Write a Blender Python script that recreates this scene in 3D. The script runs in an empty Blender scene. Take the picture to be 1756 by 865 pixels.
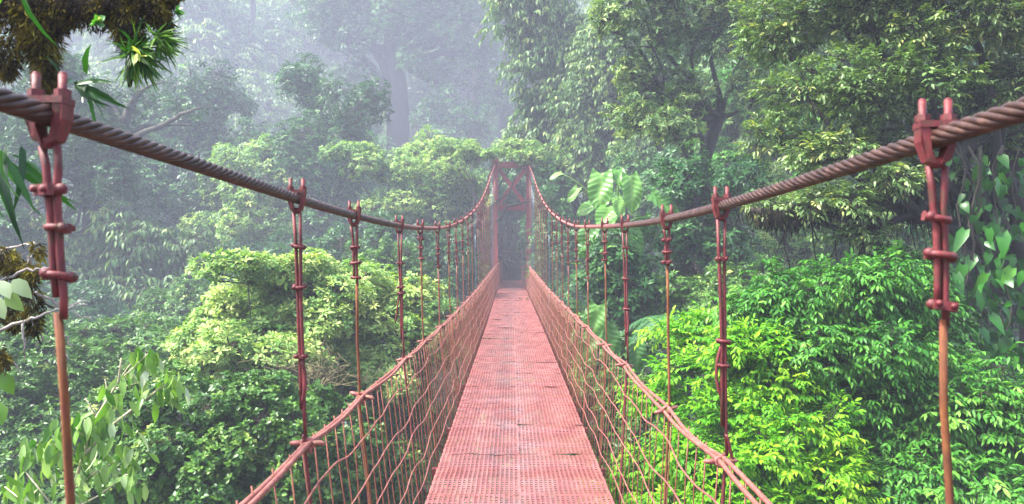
import bpy, math, random
import numpy as np
from mathutils import Vector, noise as mnoise

random.seed(7)
F = 1300.0            # focal length in photo pixels (1756 wide)
EYE = 1.6             # eye height above the deck (deck top is z = 0)
scene = bpy.context.scene
COL = scene.collection
R = math.radians

def P(px, py, d):
    """point seen at photo pixel (px, py) at d metres down the bridge"""
    return np.array([(px - 878.0) / F * d, d, EYE - (py - 432.5) / F * d])

def nrm(a):
    return a / np.maximum(np.linalg.norm(a, axis=-1, keepdims=True), 1e-9)

def sstep(t):
    t = np.clip(t, 0, 1)
    return t * t * (3 - 2 * t)

# ------------------------------------------------------------------ materials
def newmat(name):
    m = bpy.data.materials.new(name)
    m.use_nodes = True
    nt = m.node_tree
    nt.nodes.clear()
    out = nt.nodes.new('ShaderNodeOutputMaterial')
    return m, nt, out

def ramp(nt, fac, stops):
    r = nt.nodes.new('ShaderNodeValToRGB')
    while len(r.color_ramp.elements) < len(stops):
        r.color_ramp.elements.new(0.5)
    for e, (p, c) in zip(r.color_ramp.elements, stops):
        e.position = p
        e.color = (*c, 1)
    nt.links.new(fac, r.inputs[0])
    return r.outputs[0]

def noise_node(nt, scale, detail=4, rough=0.6, coord='Object', vec_scale=None):
    tc = nt.nodes.new('ShaderNodeTexCoord')
    src = nt.nodes.new('ShaderNodeNewGeometry').outputs['Position'] if coord == 'Position' else tc.outputs[coord]
    if vec_scale:
        mp = nt.nodes.new('ShaderNodeMapping')
        mp.inputs['Scale'].default_value = vec_scale
        nt.links.new(src, mp.inputs[0])
        src = mp.outputs[0]
    n = nt.nodes.new('ShaderNodeTexNoise')
    n.inputs['Scale'].default_value = scale
    n.inputs['Detail'].default_value = detail
    n.inputs['Roughness'].default_value = rough
    nt.links.new(src, n.inputs['Vector'])
    return n.outputs['Fac']

def surf_mat(name, stops, scale=6, rough=0.8, bump=0.3, bump_scale=30, metallic=0.0, vec_scale=None, detail=5, spec=0.5, dist=0.02):
    m, nt, out = newmat(name)
    b = nt.nodes.new('ShaderNodeBsdfPrincipled')
    f = noise_node(nt, scale, detail, 0.65, vec_scale=vec_scale)
    nt.links.new(ramp(nt, f, stops), b.inputs['Base Color'])
    b.inputs['Roughness'].default_value = rough
    b.inputs['Metallic'].default_value = metallic
    b.inputs['Specular IOR Level'].default_value = spec
    if bump:
        n2 = noise_node(nt, bump_scale, 5, 0.7)
        bp = nt.nodes.new('ShaderNodeBump')
        bp.inputs['Strength'].default_value = bump
        bp.inputs['Distance'].default_value = dist
        nt.links.new(n2, bp.inputs['Height'])
        nt.links.new(bp.outputs[0], b.inputs['Normal'])
    nt.links.new(b.outputs[0], out.inputs[0])
    return m

def leaf_mat(name, stops, rough=0.45, transl=0.3, tcol=(1.0, 1.15, 0.35), spec=0.28):
    m, nt, out = newmat(name)
    at = nt.nodes.new('ShaderNodeAttribute')
    at.attribute_name = 'tint'
    col = ramp(nt, at.outputs['Fac'], stops)
    b = nt.nodes.new('ShaderNodeBsdfPrincipled')
    nt.links.new(col, b.inputs['Base Color'])
    b.inputs['Roughness'].default_value = rough
    b.inputs['Specular IOR Level'].default_value = spec
    mul = nt.nodes.new('ShaderNodeMix')
    mul.data_type = 'RGBA'
    mul.blend_type = 'MULTIPLY'
    mul.inputs[0].default_value = 1
    mul.inputs[7].default_value = (*tcol, 1)
    nt.links.new(col, mul.inputs[6])
    t = nt.nodes.new('ShaderNodeBsdfTranslucent')
    nt.links.new(mul.outputs[2], t.inputs[0])
    mx = nt.nodes.new('ShaderNodeMixShader')
    mx.inputs[0].default_value = transl
    nt.links.new(b.outputs[0], mx.inputs[1])
    nt.links.new(t.outputs[0], mx.inputs[2])
    nt.links.new(mx.outputs[0], out.inputs[0])
    return m

M = {}
def paint_mat(name, base, dark, pale, rust, rust_lo, rust_hi, rough=0.6, scale=40, coord='Object', vs=None):
    """weathered red paint with rust patches"""
    m, nt, out = newmat(name)
    b = nt.nodes.new('ShaderNodeBsdfPrincipled')
    f1 = noise_node(nt, scale, 6, 0.7, coord, vs)
    c1 = ramp(nt, f1, [(0.3, dark), (0.5, base), (0.72, pale)])
    f2 = noise_node(nt, scale * 1.7, 6, 0.75, coord, vs)
    fr = ramp(nt, f2, [(rust_lo, (0, 0, 0)), (rust_hi, (1, 1, 1))])
    mx = nt.nodes.new('ShaderNodeMix')
    mx.data_type = 'RGBA'
    nt.links.new(fr, mx.inputs[0])
    nt.links.new(c1, mx.inputs[6])
    mx.inputs[7].default_value = (*rust, 1)
    nt.links.new(mx.outputs[2], b.inputs['Base Color'])
    b.inputs['Roughness'].default_value = rough
    bp = nt.nodes.new('ShaderNodeBump')
    bp.inputs['Strength'].default_value = 0.35
    bp.inputs['Distance'].default_value = 0.003
    nt.links.new(noise_node(nt, 120, 4, 0.7), bp.inputs['Height'])
    nt.links.new(bp.outputs[0], b.inputs['Normal'])
    nt.links.new(b.outputs[0], out.inputs[0])
    return m

M['red'] = paint_mat('red_paint', (0.115, 0.010, 0.014), (0.05, 0.0055, 0.007), (0.20, 0.036, 0.035), (0.06, 0.020, 0.010), 0.50, 0.60, scale=34, vs=(1, 1, .45))
M['deckred'] = paint_mat('deck_red_paint', (0.235, 0.077, 0.069), (0.160, 0.048, 0.047), (0.30, 0.122, 0.108), (0.13, 0.065, 0.052), 0.60, 0.8, rough=0.36, scale=3.2, coord='Position', vs=(1.6, .6, 1))
_nt = M['deckred'].node_tree
_b = [q for q in _nt.nodes if q.type == 'BSDF_PRINCIPLED'][0]
_src = _b.inputs['Base Color'].links[0].from_socket
_g = _nt.nodes.new('ShaderNodeNewGeometry'); _sx = _nt.nodes.new('ShaderNodeSeparateXYZ'); _nt.links.new(_g.outputs['Position'], _sx.inputs[0])
_ab = _nt.nodes.new('ShaderNodeMath'); _ab.operation = 'ABSOLUTE'; _nt.links.new(_sx.outputs['X'], _ab.inputs[0])
_mr = _nt.nodes.new('ShaderNodeMapRange'); _mr.inputs[1].default_value = .08; _mr.inputs[2].default_value = .42; _mr.inputs[3].default_value = 1; _mr.inputs[4].default_value = 0
_nt.links.new(_ab.outputs[0], _mr.inputs[0])
_wn = ramp(_nt, noise_node(_nt, 4.5, 6, .72, 'Position', (1, .5, 1)), [(.42, (0, 0, 0)), (.68, (.75, .75, .75))])
_mu = _nt.nodes.new('ShaderNodeMath'); _mu.operation = 'MULTIPLY'; _nt.links.new(_mr.outputs[0], _mu.inputs[0]); _nt.links.new(_wn, _mu.inputs[1])
_mx = _nt.nodes.new('ShaderNodeMix'); _mx.data_type = 'RGBA'; _mx.inputs[7].default_value = (.17, .115, .115, 1)
_nt.links.new(_mu.outputs[0], _mx.inputs[0]); _nt.links.new(_src, _mx.inputs[6]); _nt.links.new(_mx.outputs[2], _b.inputs['Base Color'])
M['railred'] = paint_mat('rail_red_paint', (0.22, 0.068, 0.055), (0.13, 0.030, 0.026), (0.30, 0.14, 0.10), (0.13, 0.060, 0.025), 0.5, 0.66, scale=26)
M['wire'] = paint_mat('wire_rust_paint', (0.185, 0.050, 0.028), (0.11, 0.025, 0.016), (0.23, 0.092, 0.048), (0.15, 0.08, 0.03), 0.54, 0.68, scale=22)
M['rust'] = paint_mat('rusted_rod', (0.135, 0.042, 0.009), (0.06, 0.018, 0.007), (0.20, 0.09, 0.02), (0.13, 0.022, 0.016), 0.52, 0.68, rough=0.85, scale=24, vs=(1, 1, .5))
M['galv'] = surf_mat('galvanised_rod', [(0.3, (0.12, 0.14, 0.17)), (0.7, (0.19, 0.22, 0.26))], 8, 0.45, 0.1, 50, 0.6)
M['tower'] = paint_mat('tower_red_paint', (0.20, 0.017, 0.022), (0.14, 0.012, 0.016), (0.25, 0.03, 0.032), (0.08, 0.025, 0.018), 0.62, 0.8, scale=2.5)
# the main cable: bare rusty brown near mid-span, painted red farther along (a real change of coating along the rope)
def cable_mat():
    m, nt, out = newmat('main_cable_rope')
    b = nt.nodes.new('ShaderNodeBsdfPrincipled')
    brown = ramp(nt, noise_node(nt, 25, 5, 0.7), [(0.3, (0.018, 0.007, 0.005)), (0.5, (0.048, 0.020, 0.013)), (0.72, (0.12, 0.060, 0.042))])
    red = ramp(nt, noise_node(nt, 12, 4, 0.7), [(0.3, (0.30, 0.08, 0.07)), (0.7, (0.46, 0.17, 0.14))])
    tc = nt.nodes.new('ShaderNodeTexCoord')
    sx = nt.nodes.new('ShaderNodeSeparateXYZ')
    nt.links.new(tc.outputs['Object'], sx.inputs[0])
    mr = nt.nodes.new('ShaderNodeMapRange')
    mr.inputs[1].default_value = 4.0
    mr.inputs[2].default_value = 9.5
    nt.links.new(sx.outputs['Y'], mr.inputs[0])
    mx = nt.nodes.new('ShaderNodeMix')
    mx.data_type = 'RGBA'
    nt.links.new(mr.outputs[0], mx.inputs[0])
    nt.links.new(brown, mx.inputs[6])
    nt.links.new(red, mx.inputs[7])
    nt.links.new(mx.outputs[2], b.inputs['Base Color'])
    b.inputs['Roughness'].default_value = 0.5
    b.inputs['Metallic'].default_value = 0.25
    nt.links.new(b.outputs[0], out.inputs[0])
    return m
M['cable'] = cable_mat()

M['bark'] = surf_mat('mossy_bark', [(0.3, (0.018, 0.014, 0.011)), (0.5, (0.045, 0.036, 0.027)), (0.62, (0.035, 0.045, 0.014)), (0.8, (0.085, 0.072, 0.055))], 3.5, 0.9, 0.6, 14, vec_scale=(1, 1, 0.35), dist=0.05)
M['darkbark'] = surf_mat('dark_wet_bark', [(0.3, (0.008, 0.006, 0.005)), (0.55, (0.022, 0.016, 0.012)), (0.75, (0.022, 0.026, 0.010))], 3, 0.85, 0.6, 12, vec_scale=(1, 1, 0.35), dist=0.05)
M['redbark'] = surf_mat('reddish_bark', [(0.3, (0.04, 0.02, 0.016)), (0.6, (0.09, 0.045, 0.035)), (0.8, (0.06, 0.055, 0.03))], 3, 0.85, 0.5, 12, dist=0.04)
M['palestem'] = surf_mat('pale_stem', [(0.3, (0.30, 0.27, 0.13)), (0.55, (0.48, 0.43, 0.28)), (0.8, (0.60, 0.55, 0.45))], 7, 0.7, 0.2, 40)
M['drytwig'] = surf_mat('dry_twig', [(0.3, (0.07, 0.055, 0.02)), (0.7, (0.19, 0.16, 0.07))], 7, .8, .2, 40)
M['greystick'] = surf_mat('lichen_grey_twig', [(0.3, (0.16, 0.13, 0.12)), (0.55, (0.36, 0.33, 0.31)), (0.8, (0.20, 0.19, 0.09))], 12, 0.9, 0.4, 60)
M['soil'] = surf_mat('forest_floor', [(0.3, (0.008, 0.009, 0.005)), (0.5, (0.018, 0.018, 0.009)), (0.65, (0.02, 0.034, 0.01)), (0.8, (0.035, 0.03, 0.016))], 0.5, 0.95, 0.8, 3, dist=0.3)
M['path'] = surf_mat('trodden_earth', [(0.3, (0.05, 0.035, 0.025)), (0.7, (0.11, 0.08, 0.055))], 1.5, 0.95, 0.5, 8, dist=0.05)

LM = {}
LM['yg'] = leaf_mat('yellow_green_leaf', [(0.0, (0.018, 0.075, 0.014)), (0.25, (0.06, 0.18, 0.03)), (0.52, (0.22, 0.37, 0.085)), (1.0, (0.48, 0.53, 0.16))], 0.5, 0.3)
LM['lime'] = leaf_mat('lime_leaf', [(0.0, (0.018, 0.11, 0.006)), (0.4, (0.065, 0.27, 0.008)), (0.75, (0.15, 0.42, 0.012)), (1.0, (0.28, 0.50, 0.02))], 0.55, 0.38, (1.0, 1.1, 0.2))
LM['mid'] = leaf_mat('mid_green_leaf', [(0.0, (0.010, 0.065, 0.009)), (0.45, (0.036, 0.165, 0.016)), (0.8, (0.085, 0.27, 0.027)), (1.0, (0.17, 0.35, 0.05))], 0.48, 0.3)
LM['dark'] = leaf_mat('dark_green_leaf', [(0.0, (0.007, 0.036, 0.011)), (0.5, (0.022, 0.09, 0.021)), (0.85, (0.055, 0.165, 0.035)), (1.0, (0.12, 0.24, 0.05))], 0.42, 0.24)
LM['round'] = leaf_mat('glossy_round_leaf', [(0.0, (0.016, 0.055, 0.012)), (0.5, (0.056, 0.15, 0.022)), (0.85, (0.135, 0.26, 0.045)), (1.0, (0.31, 0.38, 0.08))], 0.36, 0.24)
LM['grey'] = leaf_mat('grey_green_leaf', [(0.0, (0.016, 0.055, 0.02)), (0.5, (0.055, 0.13, 0.036)), (0.85, (0.13, 0.22, 0.065)), (1.0, (0.25, 0.33, 0.09))], 0.48, 0.3)
LM['pale'] = leaf_mat('pale_olive_leaf', [(0.0, (0.014, 0.05, 0.014)), (0.35, (0.058, 0.13, 0.032)), (0.75, (0.15, 0.25, 0.075)), (0.97, (0.32, 0.40, 0.15)), (1.0, (0.40, 0.42, 0.12))], 0.4, 0.3, spec=.4)
LM['broad'] = leaf_mat('broad_pale_leaf', [(0.0, (0.045, 0.15, 0.012)), (0.45, (0.13, 0.27, 0.03)), (0.8, (0.26, 0.40, 0.13)), (1.0, (0.44, 0.52, 0.36))], 0.34, 0.35, spec=.4)
LM['philo'] = leaf_mat('philodendron_leaf', [(0.0, (0.03, 0.12, 0.025)), (0.5, (0.10, 0.25, 0.045)), (1.0, (0.27, 0.45, 0.10))], 0.36, 0.3, spec=.4)
LM['vine'] = leaf_mat('vine_leaf', [(0.0, (0.008, 0.06, 0.008)), (0.5, (0.035, 0.18, 0.014)), (0.9, (0.13, 0.34, 0.03)), (1.0, (0.40, 0.42, 0.05))], 0.36, 0.3, spec=.4)
LM['strap'] = leaf_mat('strap_leaf', [(0.0, (0.006, 0.04, 0.006)), (0.5, (0.022, 0.11, 0.010)), (1.0, (0.15, 0.33, 0.02))], 0.38, 0.3, spec=.4)
LM['moss'] = leaf_mat('moss_strand', [(0.0, (0.010, 0.007, 0.003)), (0.36, (0.034, 0.027, 0.006)), (0.66, (0.125, 0.105, 0.013)), (1.0, (0.28, 0.26, 0.03))], 0.9, 0.2, (1, 0.9, 0.4), 0.1)
LM['rootmoss'] = leaf_mat('dark_hanging_moss', [(0.0, (0.004, 0.004, 0.0025)), (0.5, (0.012, 0.011, 0.006)), (1.0, (0.05, 0.045, 0.018))], 0.9, 0.15, (1, 0.9, 0.5), 0.1)
LM['fern'] = leaf_mat('fern_frond', [(0.0, (0.02, 0.075, 0.035)), (0.6, (0.055, 0.16, 0.06)), (1.0, (0.12, 0.24, 0.09))], 0.5, 0.3)
LM['dead'] = leaf_mat('dry_leaf', [(0.0, (0.12, 0.06, 0.02)), (0.6, (0.30, 0.18, 0.05)), (1.0, (0.48, 0.40, 0.10))], 0.7, 0.2)

# ------------------------------------------------------------------ mesh helpers
class MB:
    """collects vertices and faces and links them as ONE mesh object"""
    def __init__(s):
        s.v = []; s.f = []; s.n = 0; s.sm = []
    def add(s, v, f, smooth=False):
        v = np.asarray(v, float).reshape(-1, 3)
        s.v.append(v)
        s.f += [tuple(int(i) + s.n for i in q) for q in f]
        s.sm += [smooth] * len(f)
        s.n += len(v)
    def box(s, c, size, ax=None):
        x, y, z = [k / 2 for k in size]
        v = np.array([(a * x, b * y, g * z) for a in (-1, 1) for b in (-1, 1) for g in (-1, 1)])
        if ax is not None:
            v = v @ np.asarray(ax)
        s.add(v + np.asarray(c), [(0, 1, 3, 2), (4, 6, 7, 5), (0, 4, 5, 1), (2, 3, 7, 6), (0, 2, 6, 4), (1, 5, 7, 3)])
    def beam(s, a, b, w, h):
        a = np.asarray(a, float); b = np.asarray(b, float)
        t = nrm(b - a)
        up = np.array([0, 1.0, 0]) if abs(t[1]) < 0.9 else np.array([0, 0, 1.0])
        sd = nrm(np.cross(t, up)); up = np.cross(sd, t)
        s.box((a + b) / 2, (w, np.linalg.norm(b - a), h), np.array([sd, t, up]))
    def tube(s, pts, r, n=8, cap=True, smooth=True):
        pts = np.asarray(pts, float)
        k = len(pts)
        r = np.full(k, r) if np.isscalar(r) else np.asarray(r, float)
        t = nrm(np.gradient(pts, axis=0))
        ref = np.array([0, 0, 1.0]) if abs(t[0][2]) < 0.9 else np.array([1.0, 0, 0])
        u = nrm(np.cross(t[0], ref))
        us = []
        for i in range(k):
            u = u - t[i] * np.dot(u, t[i])
            u = u / max(np.linalg.norm(u), 1e-9)
            us.append(u)
        us = np.array(us); w = np.cross(t, us)
        a = np.arange(n) / n * 2 * np.pi
        v = pts[:, None] + r[:, None, None] * (np.cos(a)[None, :, None] * us[:, None] + np.sin(a)[None, :, None] * w[:, None])
        f = [(i * n + j, i * n + (j + 1) % n, (i + 1) * n + (j + 1) % n, (i + 1) * n + j) for i in range(k - 1) for j in range(n)]
        if cap:
            f += [tuple(range(n - 1, -1, -1)), tuple((k - 1) * n + j for j in range(n))]
        s.add(v, f, smooth)
    def ball(s, c, rad, n=8, m=5, ax=None):
        v = []
        for i in range(m + 1):
            th = math.pi * i / m
            for j in range(n):
                ph = 2 * math.pi * j / n
                v.append((math.sin(th) * math.cos(ph) * rad[0], math.sin(th) * math.sin(ph) * rad[1], math.cos(th) * rad[2]))
        v = np.array(v)
        if ax is not None:
            v = v @ np.asarray(ax)
        f = [(i * n + j, (i + 1) * n + j, (i + 1) * n + (j + 1) % n, i * n + (j + 1) % n) for i in range(m) for j in range(n)]
        s.add(v + np.asarray(c), f, True)
    def sticks(s, A, B, ra, rb):
        """many thin three-sided twigs from A to B"""
        A = np.asarray(A); B = np.asarray(B)
        t = nrm(B - A)
        u = nrm(np.cross(t, np.array([0.31, 0.52, 0.8]))); w = np.cross(t, u)
        vs = []
        for q, r in ((A, ra), (B, rb)):
            for k in range(3):
                an = k * 2.094
                vs.append(q + r * (math.cos(an) * u + math.sin(an) * w))
        v = np.stack(vs, 1)
        nn = len(A)
        base = np.arange(nn) * 6
        f = []
        for k in range(3):
            k2 = (k + 1) % 3
            f.append(np.stack([base + k, base + k2, base + 3 + k2, base + 3 + k], 1))
        s.add(v, np.concatenate(f), True)
    def mesh(s, name, mat):
        me = bpy.data.meshes.new(name)
        v = np.concatenate(s.v) if s.v else np.zeros((0, 3))
        me.from_pydata(v.tolist(), [], s.f)
        me.polygons.foreach_set('use_smooth', s.sm)
        me.materials.append(mat)
        me.update()
        return me
    def build(s, name, mat, parent=None):
        return link(name, s.mesh(name, mat), parent)

def link(name, me, parent=None):
    o = bpy.data.objects.new(name, me)
    COL.objects.link(o)
    if parent is not None:
        o.parent = parent
    return o

def tag(o, label=None, cat=None, group=None, kind=None):
    if label: o['label'] = label
    if cat: o['category'] = cat
    if group: o['group'] = group
    if kind: o['kind'] = kind
    return o

def empty(name, loc, label=None, cat=None, group=None):
    o = bpy.data.objects.new(name, None)
    o.empty_display_size = 0.2
    COL.objects.link(o)
    o.location = loc
    return tag(o, label, cat, group)

def copy_tree(o, parent=None):
    c = o.copy()
    COL.objects.link(c)
    if parent is not None:
        c.parent = parent
    for ch in [q for q in bpy.data.objects if q.parent == o]:
        copy_tree(ch, c)
    return c

# leaf templates: rows (u along, v across in half widths, h lift), faces
def T_leaf(side, mid, fold=0.16, curl=0.25):
    us = mid
    vs = []
    for u in us: vs.append((u, 0, 0))
    for u, w in side: vs.append((u, w, 1))
    for u, w in side: vs.append((u, -w, 1))
    nm, ns = len(us), len(side)
    f = []
    for sgn, off in ((1, nm), (-1, nm + ns)):
        if ns == 1:
            q = [(0, 1, off), (1, 2, off)]
        else:
            q = [(0, 1, off + 1, off), (1, 2, off + 2, off + 1), (2, 3, off + 2)]
        f += [tuple(reversed(k)) if sgn > 0 else k for k in q]
    return np.array(vs, float), f, fold, curl
TPL = {
    'lo':    T_leaf([(0.48, 1)], [0, 0.5, 1.0]),
    'ellip': T_leaf([(0.16, 0.62), (0.45, 1.0), (0.76, 0.62)], [0, 0.33, 0.68, 1.0]),
    'obov':  T_leaf([(0.25, 0.42), (0.58, 1.0), (0.85, 0.72)], [0, 0.38, 0.75, 1.0], 0.14, 0.18),
    'round': T_leaf([(0.12, 0.70), (0.45, 1.05), (0.8, 0.75)], [0, 0.33, 0.68, 1.0], 0.10, 0.15),
    'heart': T_leaf([(-0.10, 0.62), (0.22, 1.08), (0.62, 0.66)], [0, 0.3, 0.65, 1.0], 0.12, 0.3),
    'strap': T_leaf([(0.15, 0.9), (0.5, 1.0), (0.8, 0.6)], [0, 0.33, 0.66, 1.0], 0.2, 0.55),
}

class Leaves:
    def __init__(s):
        s.parts = {}
    def add(s, P_, D, N, L, W, tint, tpl='lo'):
        """one leaf per row"""
        n = len(P_)
        if n == 0: return
        D = nrm(D)
        N = nrm(N - D * np.sum(N * D, 1, keepdims=True))
        S = np.cross(N, D)
        L = np.broadcast_to(L, (n,)); W = np.broadcast_to(W, (n,))
        t, f, fold, curl = TPL[tpl]
        u = t[:, 0][None, :, None]; v = t[:, 1][None, :, None]
        L3 = L[:, None, None]; W3 = W[:, None, None]
        cr = (curl * (0.5 + np.random.rand(n)))[:, None, None]
        h = fold * np.abs(v) * W3 - cr * u * u * L3
        V = P_[:, None] + D[:, None] * u * L3 + S[:, None] * v * W3 * 0.5 + N[:, None] * h
        s.parts.setdefault(tpl, []).append((V, np.broadcast_to(tint, (n,))))
    def count(s):
        return sum(len(a) for l in s.parts.values() for a, _ in l)
    def mesh(s, name, mat):
        verts = []; tints = []; loops = []; sizes = []; base = 0
        for tpl, l in s.parts.items():
            V = np.concatenate([a for a, _ in l]); T = np.concatenate([b for _, b in l])
            n, k = V.shape[:2]
            verts.append(V.reshape(-1, 3)); tints.append(np.repeat(T, k))
            fl = TPL[tpl][1]
            pat = np.concatenate([np.array(q) for q in fl])
            loops.append((pat[None] + (np.arange(n) * k)[:, None] + base).ravel())
            sizes.append(np.tile(np.array([len(q) for q in fl]), n))
            base += n * k
        V = np.concatenate(verts).astype(np.float32); T = np.concatenate(tints).astype(np.float32)
        lp = np.concatenate(loops).astype(np.int32); sz = np.concatenate(sizes).astype(np.int32)
        me = bpy.data.meshes.new(name)
        me.vertices.add(len(V)); me.vertices.foreach_set('co', V.ravel())
        me.loops.add(len(lp)); me.loops.foreach_set('vertex_index', lp)
        me.polygons.add(len(sz))
        st = np.concatenate([[0], np.cumsum(sz)[:-1]]).astype(np.int32)
        me.polygons.foreach_set('loop_start', st)
        me.polygons.foreach_set('use_smooth', np.ones(len(sz), bool))
        a = me.attributes.new('tint', 'FLOAT', 'POINT')
        a.data.foreach_set('value', np.clip(T, 0, 1))
        me.materials.append(mat)
        me.update(calc_edges=True)
        return me

def rand_dirs(rng, n):
    return nrm(rng.normal(size=(n, 3)))

def rosettes(LV, rng, pos, out, n, L, W, tint, tpl, up=0.8, spread=(48, 92), jit=0.35):
    k = len(pos)
    ax = nrm(out * 0.55 + np.array([0, 0, up]) + rng.normal(size=(k, 3)) * jit)
    a0 = nrm(np.cross(ax, rand_dirs(rng, k))); b0 = np.cross(ax, a0)
    m = n
    ph = (np.arange(m)[None] * 2.399 + rng.uniform(0, 6.28, (k, 1)) + rng.normal(size=(k, m)) * 0.25)
    th = np.radians(np.linspace(spread[0], spread[1], m)[None] + rng.normal(size=(k, m)) * 9)
    D = np.cos(th)[..., None] * ax[:, None] + np.sin(th)[..., None] * (np.cos(ph)[..., None] * a0[:, None] + np.sin(ph)[..., None] * b0[:, None])
    N = np.repeat(ax[:, None], m, 1) + rng.normal(size=(k, m, 3)) * 0.25
    sc = rng.uniform(0.7, 1.2, (k, 1)) * rng.uniform(0.8, 1.15, (k, m))
    # the inner (younger) leaves of a whorl are smaller and yellower
    sc = sc * np.linspace(0.62, 1.05, m)[None]
    tt = tint[:, None] + np.linspace(0.16, -0.10, m)[None] + rng.normal(size=(k, m)) * 0.08
    p = np.repeat(pos[:, None], m, 1) + D * (0.06 * L)
    LV.add(p.reshape(-1, 3), D.reshape(-1, 3), N.reshape(-1, 3), (L * sc).ravel(), (W * sc).ravel(), tt.ravel(), tpl)

def sprays(LV, rng, pos, out, n, s, L, W, tint, tpl, droop=0.5, flat=0.55, twig=None, ang=52, leafdroop=0.25):
    k = len(pos)
    d = nrm(out * np.array([1, 1, 0.5]) + rng.normal(size=(k, 3)) * 0.45 + np.array([0, 0, flat - 0.45]))
    t = (np.arange(n) + 0.6) / n
    sl = s * rng.uniform(0.65, 1.25, (k, 1))
    dn = np.array([0, 0, -1.0])
    pp = pos[:, None] + d[:, None] * (t[None, :, None] * sl[..., None]) + dn * (droop * t[None, :, None] ** 2 * sl[..., None])
    tan = nrm(d[:, None] + dn * (2 * droop * t[None, :, None]))
    side = nrm(np.cross(tan, np.array([0, 0, 1.0]) + rng.normal(size=(k, 1, 3)) * 0.3))
    sg = np.where(np.arange(n) % 2, 1.0, -1.0)[None, :, None]
    an = np.radians(ang + rng.normal(size=(k, n, 1)) * 12)
    end = (np.arange(n) >= n - 1)[None, :, None]
    an = np.where(end, an * 0.2, an)
    D = np.cos(an) * tan + np.sin(an) * side * sg + dn * (leafdroop * rng.uniform(0.3, 1.7, (k, n, 1)))
    N = np.array([0, 0, 1.0]) + rng.normal(size=(k, n, 3)) * 0.3
    sc = rng.uniform(0.75, 1.2, (k, 1)) * rng.uniform(0.75, 1.15, (k, n))
    tt = tint[:, None] + np.linspace(-0.08, 0.14, n)[None] + rng.normal(size=(k, n)) * 0.09
    LV.add(pp.reshape(-1, 3), D.reshape(-1, 3), N.reshape(-1, 3), (L * sc).ravel(), (W * sc).ravel(), tt.ravel(), tpl)
    if twig is not None:
        e = pos + d * sl * 0.98 + dn * droop * sl
        mid = pos + d * sl * 0.5 + dn * droop * sl * 0.25
        twig.sticks(pos, mid, 0.05 * L, 0.035 * L)
        twig.sticks(mid, e, 0.035 * L, 0.02 * L)

def curve(a, b, n=7, sag=0.0, wob=0.0, rng=None):
    a = np.asarray(a, float); b = np.asarray(b, float)
    t = np.linspace(0, 1, n)[:, None]
    p = a + (b - a) * t
    p[:, 2] += sag * 4 * (t * (1 - t))[:, 0]
    if wob and rng is not None:
        k = rng.normal(size=(n, 3)) * wob
        k[0] = 0; k[-1] = 0
        k = (k + np.roll(k, 1, 0)) / 1.4
        k[0] = 0; k[-1] = 0
        p = p + k
    return p

# ------------------------------------------------------------------ terrain
def ground_h(x, y):
    x = np.asarray(x, float); y = np.asarray(y, float)
    a = np.abs(y - 3.0)
    t = sstep(a / 29.0)
    h = -15.0 + 14.6 * t
    h = h + np.maximum(a - 30, 0) * 0.20 * sstep((a - 30) / 20)
    h = h + (1 - t) * 8.5 * sstep((x - 3) / 22)          # the right flank of the valley is closer
    h = h + (1 - t) * 4.0 * sstep((-x - 6) / 25)
    h = h + np.maximum(np.abs(x) - 25, 0) * 0.12
    n = 0.8 * np.sin(x * 0.31 + 1.3) * np.cos(y * 0.27 + 0.4) + 0.5 * np.sin(x * 0.73 + y * 0.51)
    near = np.exp(-(x / 3.0) ** 2) * sstep((y - 28) / 4) * (1 - sstep((y - 52) / 6))
    h = (h + n) * (1 - near) + near * (-0.22)
    return h

def gh(x, y):
    return float(ground_h(x, y))

nx = 141
gx = np.linspace(-200, 200, nx); gy = np.linspace(-200, 200, nx)
X, Y = np.meshgrid(gx, gy)
mb = MB()
Z = ground_h(X, Y)
idx = np.arange(nx * nx).reshape(nx, nx)
mb.add(np.stack([X, Y, Z], -1).reshape(-1, 3), np.stack([idx[:-1, :-1], idx[:-1, 1:], idx[1:, 1:], idx[1:, :-1]], -1).reshape(-1, 4), True)
tag(mb.build('terrain', M['soil']), kind='structure')
LOW = float(Z.min()); 

# ------------------------------------------------------------------ the bridge
bridge = empty('suspension_bridge', (0, 0, 0), 'red painted cable footbridge crossing the valley towards a red tower', 'bridge')
Y0, YT, Y1 = -6.0, 31.6, 43.0

def smooth_interp(xs, ys):
    g = np.linspace(-12, 40, 1041)
    v = np.interp(g, xs, ys)
    k = np.exp(-0.5 * (np.arange(-30, 31) / 11.0) ** 2); k /= k.sum()
    v = np.convolve(np.pad(v, 30, mode='reflect', reflect_type='odd'), k, 'valid')
    return lambda d: np.interp(d, g, v)
FAR = [(8.2, .27), (10.5, .43), (13.4, .70), (16.5, 1.08), (19.4, 1.52), (22.3, 2.03), (25, 2.55), (28.3, 3.1), (31.5, 3.62), (40, 5.2)]
NL = [(-12, 1.75), (-8, 1.0), (-4, .46), (-1.5, .28), (0, .225), (1.0, .207), (1.55, .197), (1.88, .185), (2.43, .167), (3.31, .157), (4.64, .157), (5.7, .178), (7.0, .215)]
NR = [(-12, 1.75), (-8, 1.0), (-4, .46), (-1.5, .27), (0, .215), (1.02, .197), (1.22, .19), (1.57, .17), (2.5, .148), (3.38, .142), (4.62, .16), (5.64, .19), (6.95, .232)]
cabz = {-1: smooth_interp(*zip(*(NL + FAR))), 1: smooth_interp(*zip(*(NR + FAR)))}
HL = [(-12, -.42), (-6, -.55), (1.1, -.60), (2.43, -.613), (3.31, -.628), (4.64, -.655), (8, -.70), (14, -.71), (20, -.65), (26, -.58), (31.6, -.5), (40, -.4)]
HR = [(-12, -.42), (-6, -.55), (1.1, -.665), (2.5, -.69), (3.38, -.715), (4.64, -.69), (8, -.70), (14, -.71), (20, -.65), (26, -.58), (31.6, -.5), (40, -.4)]
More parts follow.
